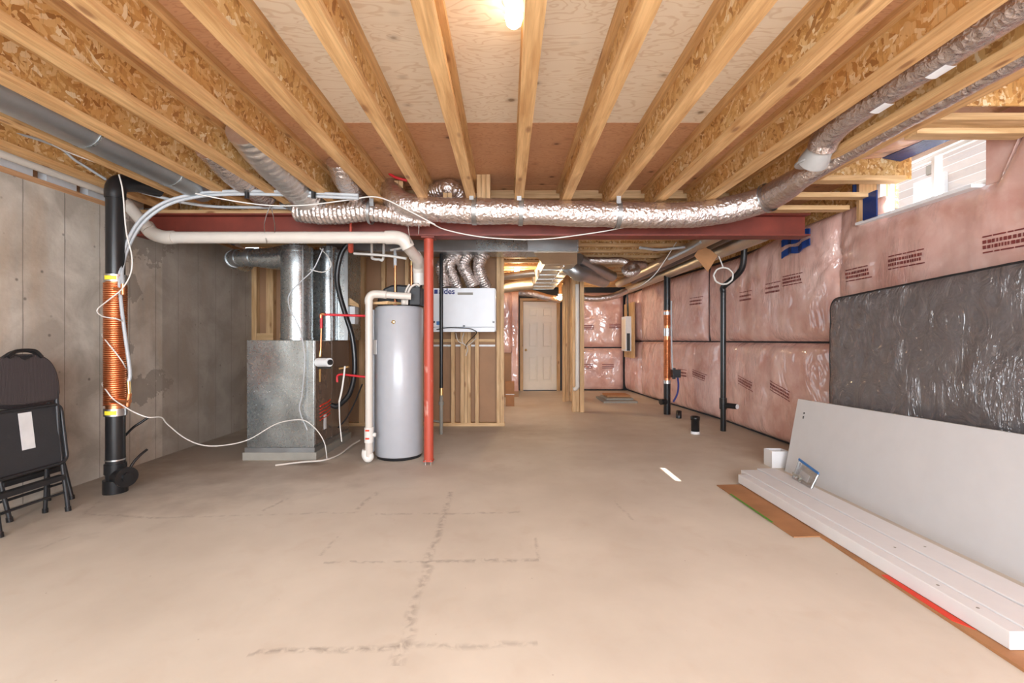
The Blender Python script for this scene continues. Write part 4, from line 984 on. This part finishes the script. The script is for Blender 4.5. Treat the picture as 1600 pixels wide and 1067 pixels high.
# ------------------------------------------------------------------ right wall fittings
def stackpipe(x, y, label):
    return thing('drain_stack', label, 'pipe', (x, y, 0))
o = stackpipe(2.5, 7.1, 'slim black drain stack with copper coil in front of the far pink batts')
MB().cyl((2.5, 7.1, 0), (2.5, 7.1, .48), .052, 18).build('lower_pipe', 'black', o)
MB().cyl((2.5, 7.1, 1.62), (2.5, 7.1, 2.16), .050, 18).build('upper_pipe', 'black', o)
MB().cyl((2.5, 7.1, .48), (2.5, 7.1, 1.62), .045, 18).build('core', 'copper', o)
MB().tube([(2.5 + .047 * math.cos(2 * PI * k / 10), 7.1 + .047 * math.sin(2 * PI * k / 10), .56 + .6 * k / 400) for k in range(401)], .008, 5).tube([(2.5 + .047 * math.cos(2 * PI * k / 10), 7.1 + .047 * math.sin(2 * PI * k / 10), 1.38 + .2 * k / 130) for k in range(131)], .008, 5).build('copper_coil', 'copper', o)
for z in (.48, 1.22, 1.55): MB().cyl((2.5, 7.1, z), (2.5, 7.1, z + (.12 if z == 1.22 else .05)), .058, 18).build('clamp', 'steel', o)
MB().cyl((2.47, 7.08, .2), (2.38, 7.04, .2), .045, 16).build('cleanout', 'black', o)
tag(MB().tube(path([(1049, 470), (1049, 500), (1050, 560), (1052, 585)], 7.0), .012, 8).build('water_line', 'pex'), 'thin pale tube beside the far copper coil', 'pipe')
tag(MB().box(at(1051, 590, 6.95), at(1060, 577, 7.05)).cyl(at(1053, 575, 7.0), at(1053, 592, 7.0), .025, 10).build('valve', 'blackmat'), 'small black and brass valve beside the far copper coil', 'valve')
tag(MB().tube(path([(1059, 590), (1060, 604), (1058, 616), (1052, 628)], 6.95), .014, 8).build('blue_tube', 'navy'), 'short dark blue tube hanging below the far valve', 'hose')
o = stackpipe(2.757, 5.78, 'tall black drain pipe standing against the pink batts mid wall')
MB().cyl((2.757, 5.8, 0), (2.757, 5.8, 1.80), .034, 18).build('riser', 'black', o)
MB().tube(smooth([(2.757, 5.8, 1.76), (2.757, 5.8, 1.83), (2.80, 5.7, 1.90), (2.86, 5.6, 1.99), (2.88, 5.55, 2.08), (2.87, 5.5, 2.3)], 5), .036, 16).build('offset', 'black', o)
MB().cyl((2.757, 5.8, .28), (2.757, 5.8, .42), .044, 18).cyl((2.77, 5.78, .33), (2.86, 5.66, .33), .034, 16).build('cleanout', 'black', o)
MB().cyl((2.86, 5.66, .33), (2.865, 5.65, .33), .03, 16).build('white_cap', 'paper', o)
o = thing('floor_drain_stub', 'short open black pipe stub standing on the floor', 'pipe', (2.33, 5.63, 0))
MB().lathe((2.33, 5.63, 0), [(.05, .0), (.05, .17), (.056, .17), (.056, .215), (.046, .215), (.044, .03), (0, .03)], 24).build('pipe', 'black', o)
MB().lathe((2.33, 5.63, 0), [(.053, .0), (.052, .03), (.05, .031)], 20).build('pale_sleeve', 'paper', o)
tag(MB().lathe((2.55, 6.75, 0), [(.04, 0), (.04, .11), (.03, .11), (.028, .02), (0, .02)], 16).build('floor_drain_stub', 'black'), 'smaller black pipe stub on the floor beside the far stack', 'pipe')
# dark gap strip where two batts meet is the damp-proof wall behind
ep = thing('electrical_panel', 'white electrical panel on a plywood board at the far end of the right wall', 'electrical panel', (2.62, 9.8, 1.0))
B((2.63, 9.45, .78), (2.66, 10.2, 1.95), 'backboard', 'wood_z', ep)
B((2.52, 9.62, .92), (2.63, 10.0, 1.66), 'cabinet', 'whitebox', ep)
B((2.512, 9.66, .96), (2.52, 9.96, 1.6), 'panel_door', 'door', ep)
B((2.535, 9.61, .93), (2.60, 9.62, 1.3), 'breaker_strip', 'blackmat', ep)
MB().tube(smooth([(2.58, 9.7, 1.66), (2.58, 9.72, 1.9), (2.56, 9.7, 2.2)], 5), .02, 8).build('conduit', 'black', ep)
for k, (x0, y0, w_, dd, z0, m_) in enumerate(((1.78, 8.35, .62, .75, 0, 'greystone'), (1.86, 8.5, .5, .55, .035, 'greystone'), (1.90, 8.62, .44, .42, .075, 'card'))):
    tag(B((x0, y0, z0), (x0 + w_, y0 + dd, z0 + .034), 'floor_slab', m_), ('large grey board at the bottom of the small far floor stack', 'middle grey board of the small far floor stack', 'tan board on top of the small far floor stack')[k], 'board', 'boards stacked on the far floor')
o = thing('cardboard_box', 'tall narrow cardboard box behind the end of the stud wall', 'box', (.06, 8.05, 0))
MB().box((-.02, 7.95, 0), (.13, 8.15, .42)).build('carton', 'card', o); B((-.02, 7.945, .2), (.13, 7.95, .215), 'tape', 'paper', o)

# ------------------------------------------------------------------ mattress, panel, boards
mt = thing('mattress', 'dark grey mattress in clear polythene leaning on the pink wall', 'mattress', (2.82, 2.85, 0))
def mattress():
    y0, y1, z0, z1 = 1.8, 3.84, 0.0, 1.50; xf = 2.70; ny, nz = 90, 66; vs = []; rc = .10
    for i in range(ny + 1):
        for j in range(nz + 1):
            u = i / ny; v_ = j / nz; y = y0 + (y1 - y0) * u; z = z0 + (z1 - z0) * v_
            # rounded corners
            for (cy, cz, sy, sz) in ((y0 + rc, z0 + rc, -1, -1), (y1 - rc, z0 + rc, 1, -1), (y0 + rc, z1 - rc, -1, 1), (y1 - rc, z1 - rc, 1, 1)):
                if (y - cy) * sy > 0 and (z - cz) * sz > 0:
                    a_, b_ = (y - cy) / rc, (z - cz) / rc; mx = max(abs(a_), abs(b_)); ln = math.hypot(a_, b_)
                    if ln > 0: y = cy + a_ / ln * mx * rc; z = cz + b_ / ln * mx * rc
            e = min(u, 1 - u) * (y1 - y0); f_ = min(v_, 1 - v_) * (z1 - z0); ed = min(e, f_)
            x = xf + .03 * math.exp(-ed / .03) - .012 * fz((y * 2, z * 2, 1)) - .007 * fz((y * 9 + z * 5, z * 3, 4)) - .004 * fz((y * 22, z * 6, 7))
            vs.append(Vector((x, y, z * (1 + .035 * (3.84 - y)))))
    fs = [(i * (nz + 1) + j, i * (nz + 1) + j + 1, (i + 1) * (nz + 1) + j + 1, (i + 1) * (nz + 1) + j) for i in range(ny) for j in range(nz)]
    m = MB().add(vs, fs, True)
    rim = [i * (nz + 1) for i in range(ny + 1)] + [ny * (nz + 1) + j for j in range(1, nz + 1)] + [i * (nz + 1) + nz for i in range(ny - 1, -1, -1)] + [j for j in range(nz - 1, 0, -1)]
    back = [Vector((2.94, vs[k].y, vs[k].z)) for k in rim]; L = len(rim)
    m.add([vs[k] for k in rim] + back, [(k, L + k, L + (k + 1) % L, (k + 1) % L) for k in range(L)] + [tuple(range(L, 2 * L))], True)
    return m, [vs[k] for k in rim]
m, rim = mattress(); m.build('body', 'mattress', mt)
MB().tube(rim + [rim[0]], .008, 6, caps=False).build('piping', 'blackmat', mt)

wpn = thing('laminate_panel', 'large white laminate panel leaning against the dark mattress', 'panel', (2.5, 2.9, 0))
ya, yb = 4.03, 1.62
x0b, x0t = 2.462, 2.605
pbot = [(x0b, yb, .0), (x0b + .018, yb, .0), (x0b + .018, ya, .0), (x0b, ya, .0)]
ptop = [(x0t + .0, yb, .70), (x0t + .018, yb, .70), (x0t + .005, ya + .02, .635), (x0t - .013, ya + .02, .635)]
MB().hexa(pbot, ptop).build('board', 'whiteboard', wpn)
for (px, py) in ((1246, 645), (1255, 646), (1245, 651), (1254, 653)):
    p = at(px, py, 3.93); x = x0b - .003 + (x0t - .013 - x0b) * p.z / .635
    MB().cyl((x - .003, p.y, p.z), (x + .004, p.y, p.z), .005, 8).build('screw_hole', 'black', wpn)
bars = [(1.858, 1.93, 3.655, 1.68, .014, .082, 'front one of the long white boards lying along the white panel'),
        (1.932, 2.075, 3.755, 1.67, .014, .088, 'middle one of the long white boards lying along the white panel'),
        (2.083, 2.235, 3.79, 1.60, .014, .092, 'rear one of the long white boards lying against the white panel')]
for x0, x1, yf, yn, z0, z1, lab in bars:
    o = thing('white_board', lab, 'board', (x0, 2.7, 0), group='long white boards on the floor')
    B((x0, yn, z0), (x1, yf, z1), 'board', 'whitefoam', o, bev=.003)
    for y in ((2.0, 1.83) if x0 < 1.9 else (2.35,)):
        MB().cyl(((x0 + x1) / 2, y, z1 - .002), ((x0 + x1) / 2, y, z1 + .001), .006, 8).build('screw_hole', 'greystone', o)
B((1.864, 1.678, .016), (2.07, 1.672, .080), 'end_cap', 'whitefoam', None) if False else None
c1 = [fl(1120, 758, .006), fl(1240, 839, .006), fl(1281, 838, .006), (2.1, 2.72, .006), (2.1, 3.64, .006), fl(1153, 757, .006)]
o = thing('cardboard_sheet', 'brown cardboard sheet poking out left from under the white boards', 'cardboard', (1.8, 3.2, 0))
MB().prism([(p[0], p[1], .002) for p in c1], (0, 0, .006)).build('sheet', 'card', o)
a, b = fl(1140, 772, .008), fl(1205, 816, .008); MB().prism([(a.x, a.y, .008), (b.x, b.y, .008), (b.x + .014, b.y, .008), (a.x + .014, a.y, .008)], (0, 0, .002)).build('green_edge', 'green', o)
o = thing('cardboard_sheet', 'long brown cardboard strip with a red mark under the white boards', 'cardboard', (1.9, 2, 0))
MB().prism([(1.842, 2.72, .0), (1.79, 1.2, .0), (2.2, 1.2, .0), (2.2, 2.72, .0)], (0, 0, .012)).build('sheet', 'card', o)
MB().prism([(1.828, 2.22, .012), (1.819, 1.86, .012), (1.856, 1.80, .012), (1.856, 2.22, .012)], (0, 0, .002)).build('red_print', 'redprint', o)
o = thing('white_tub', 'small white plastic container on the floor behind the white boards', 'container', (2.45, 4.15, 0))
p = fl(1208, 733)
m = MB().box((2.40, 4.12, 0), (2.56, 4.13, .15)).box((2.40, 4.24, 0), (2.56, 4.25, .15)).box((2.40, 4.13, 0), (2.41, 4.24, .15)).box((2.55, 4.13, 0), (2.56, 4.24, .15)).box((2.41, 4.13, 0), (2.55, 4.24, .01)); m.build('tub', 'whitefoam', o)
# zip bag with hardware, resting on the rear board against the panel
zb = thing('zip_bag', 'clear zip bag with a blue strip and small hardware by the white panel', 'bag', (2.2, 3.4, .092))
bq = [Vector(p) for p in ((2.19, 3.506, .094), (2.167, 3.25, .094), (2.22, 3.25, .20), (2.24, 3.50, .235))]
MB().prism([bq[0], bq[1], bq[2], (bq[2] + bq[3]) / 2 - Vector((0, 0, .006)), bq[3]], (.022, 0, 0)).build('pouch', 'poly', zb, bev=.006)
MB().prism([bq[3], bq[2], bq[2] + Vector((.004, 0, .013)), bq[3] + Vector((.004, 0, .015))], (.008, 0, 0)).build('zip_strip', 'bluezip', zb)
MB().prism([(2.205, 3.44, .125), (2.195, 3.33, .115), (2.215, 3.33, .165), (2.222, 3.44, .18)], (.004, 0, 0)).build('instruction_slip', 'paper', zb)
for k in range(9):
    rng = random.Random(k); y = 3.38 + rng.random() * .10; z = .101 + rng.random() * .03
    MB().cyl((2.19, y, z), (2.20, y + .022, z + .01), .007, 8).build('screw', 'greystone', zb)

# ------------------------------------------------------------------ folding chairs
def chair(y0, y1, xt, legx, lab, lean, sc_=1.0, dz=0.0):
    o = thing('folding_chair', lab, 'chair', ((legx[0] + legx[1]) / 2, (y0 + y1) / 2, 0), group='folded chairs against the left wall')
    yc = (y0 + y1) / 2; hw = (y1 - y0) / 2
    X = lambda z: xt + (1.05 - z) * lean
    # padded back: broad arch with a finger slot at the top
    out = []
    for k in range(29):
        a = PI * k / 28; ex = .62
        out.append((yc + hw * 1.02 * math.copysign(abs(math.cos(a)) ** ex, math.cos(a)), .80 + .27 * math.sin(a) ** .9 + dz))
    out += [(y0 + .01, .775 + dz), (yc, .75 + dz), (y1 - .01, .755 + dz)]
    m = MB(); m.prism([(X(z) + .012, y, z) for y, z in out], (-.04, 0, 0))
    m.build('backrest', 'fabric', o, bev=.012)
    arc = [(X(z) + .0, y, z) for y, z in ((yc + hw * .85 * math.cos(PI * k / 16), .86 + .235 * math.sin(PI * k / 16) + dz) for k in range(17))]
    MB().tube(arc, .011, 10).build('back_frame', 'blackmat', o)
    MB().tube(smooth([(X(1.05) + .018, yc - .10, 1.055 + dz), (X(1.05) + .02, yc - .05, 1.09 + dz), (X(1.05) + .02, yc + .05, 1.09 + dz), (X(1.05) + .018, yc + .10, 1.05 + dz)], 5), .012, 10).build('handle', 'black', o)
    m = MB().prism([(X(1.03) + .015, yc - .05, 1.06 + dz), (X(1.03) + .015, yc, 1.03 + dz), (X(1.03) + .015, yc + .05, 1.06 + dz)], (.004, 0, 0)); m.build('finger_slot', 'black', o)
    # seat, folded flat, underside towards the room
    def rr_(a0, a1, b0, b1, r, n=5):
        P = []
        for cy, cz, s in ((a1 - r, b1 - r, 0), (a0 + r, b1 - r, 1), (a0 + r, b0 + r, 2), (a1 - r, b0 + r, 3)):
            for k in range(n + 1):
                t_ = PI / 2 * (s + k / n); P.append((cy + r * math.cos(t_), cz + r * math.sin(t_)))
        return P
    sx_ = X(.5) + .02
    P = rr_(y0 + .0, y1 + .01, .33, .725, .05)
    st_ = MB().prism([(sx_ + (.5 - z) * .12, y, z + dz) for y, z in P], (-.03, 0, 0)).build('seat', 'panelblack', o, bev=.006)
    ring = [(sx_ + (.5 - z) * .12 + .006, y, z + dz) for y, z in P]
    MB().tube(ring + [ring[0]], .011, 8, caps=False).build('seat_rim', 'blackmat', st_)
    MB().prism([(sx_ + (.5 - z) * .12 + .0005, y, z + dz) for y, z in ((yc - .035, .47), (yc + .045, .47), (yc + .045, .70), (yc - .035, .70))], (.0015, 0, 0)).build('paper_label', 'paper', st_)
    # legs and rails
    for y, s in ((y0 + .02, -1), (y1 - .015, 1)):
        MB().tube([(X(.82), y, .82 + dz), (X(.5) + .01, y, .5), (legx[0], y + .0, .02)], .0125, 10).build('leg', 'blackmat', o)
        MB().cyl((legx[0] - .002, y, .03), (legx[0] + .002, y, 0), .017, 10).build('foot', 'black', o)
        yy = y - s * .03
        MB().tube([(X(.75) - .02, yy, .74 + dz), (legx[1], yy, .02)], .0115, 10).build('leg', 'blackmat', o)
        MB().cyl((legx[1], yy, .03), (legx[1], yy, 0), .016, 10).build('foot', 'black', o)
    lx = lambda z: legx[0] + (X(.5) + .01 - legx[0]) * z / .5
    m = MB().box((lx(.235) - .03, y0 + .02, .215), (lx(.235) + .02, y1 - .02, .25)); m.build('foot_rail', 'blackmat', o, bev=.005)
    for z, q in ((.13, 0), (.10, 1)):
        xx = legx[q] + (X(.5) - legx[q]) * z / .5
        MB().tube([(xx, y0 + .02, z), (xx, y1 - .02, z)], .008, 8).build('stretcher', 'blackmat', o)
    return o
chair(2.65, 3.10, -3.06, (-2.975, -3.10), 'front folded black chair with padded back and white label', .02)
chair(2.88, 3.33, -3.31, (-3.17, -3.31), 'rear folded black chair behind the front one against the left wall', .02, dz=-.06)
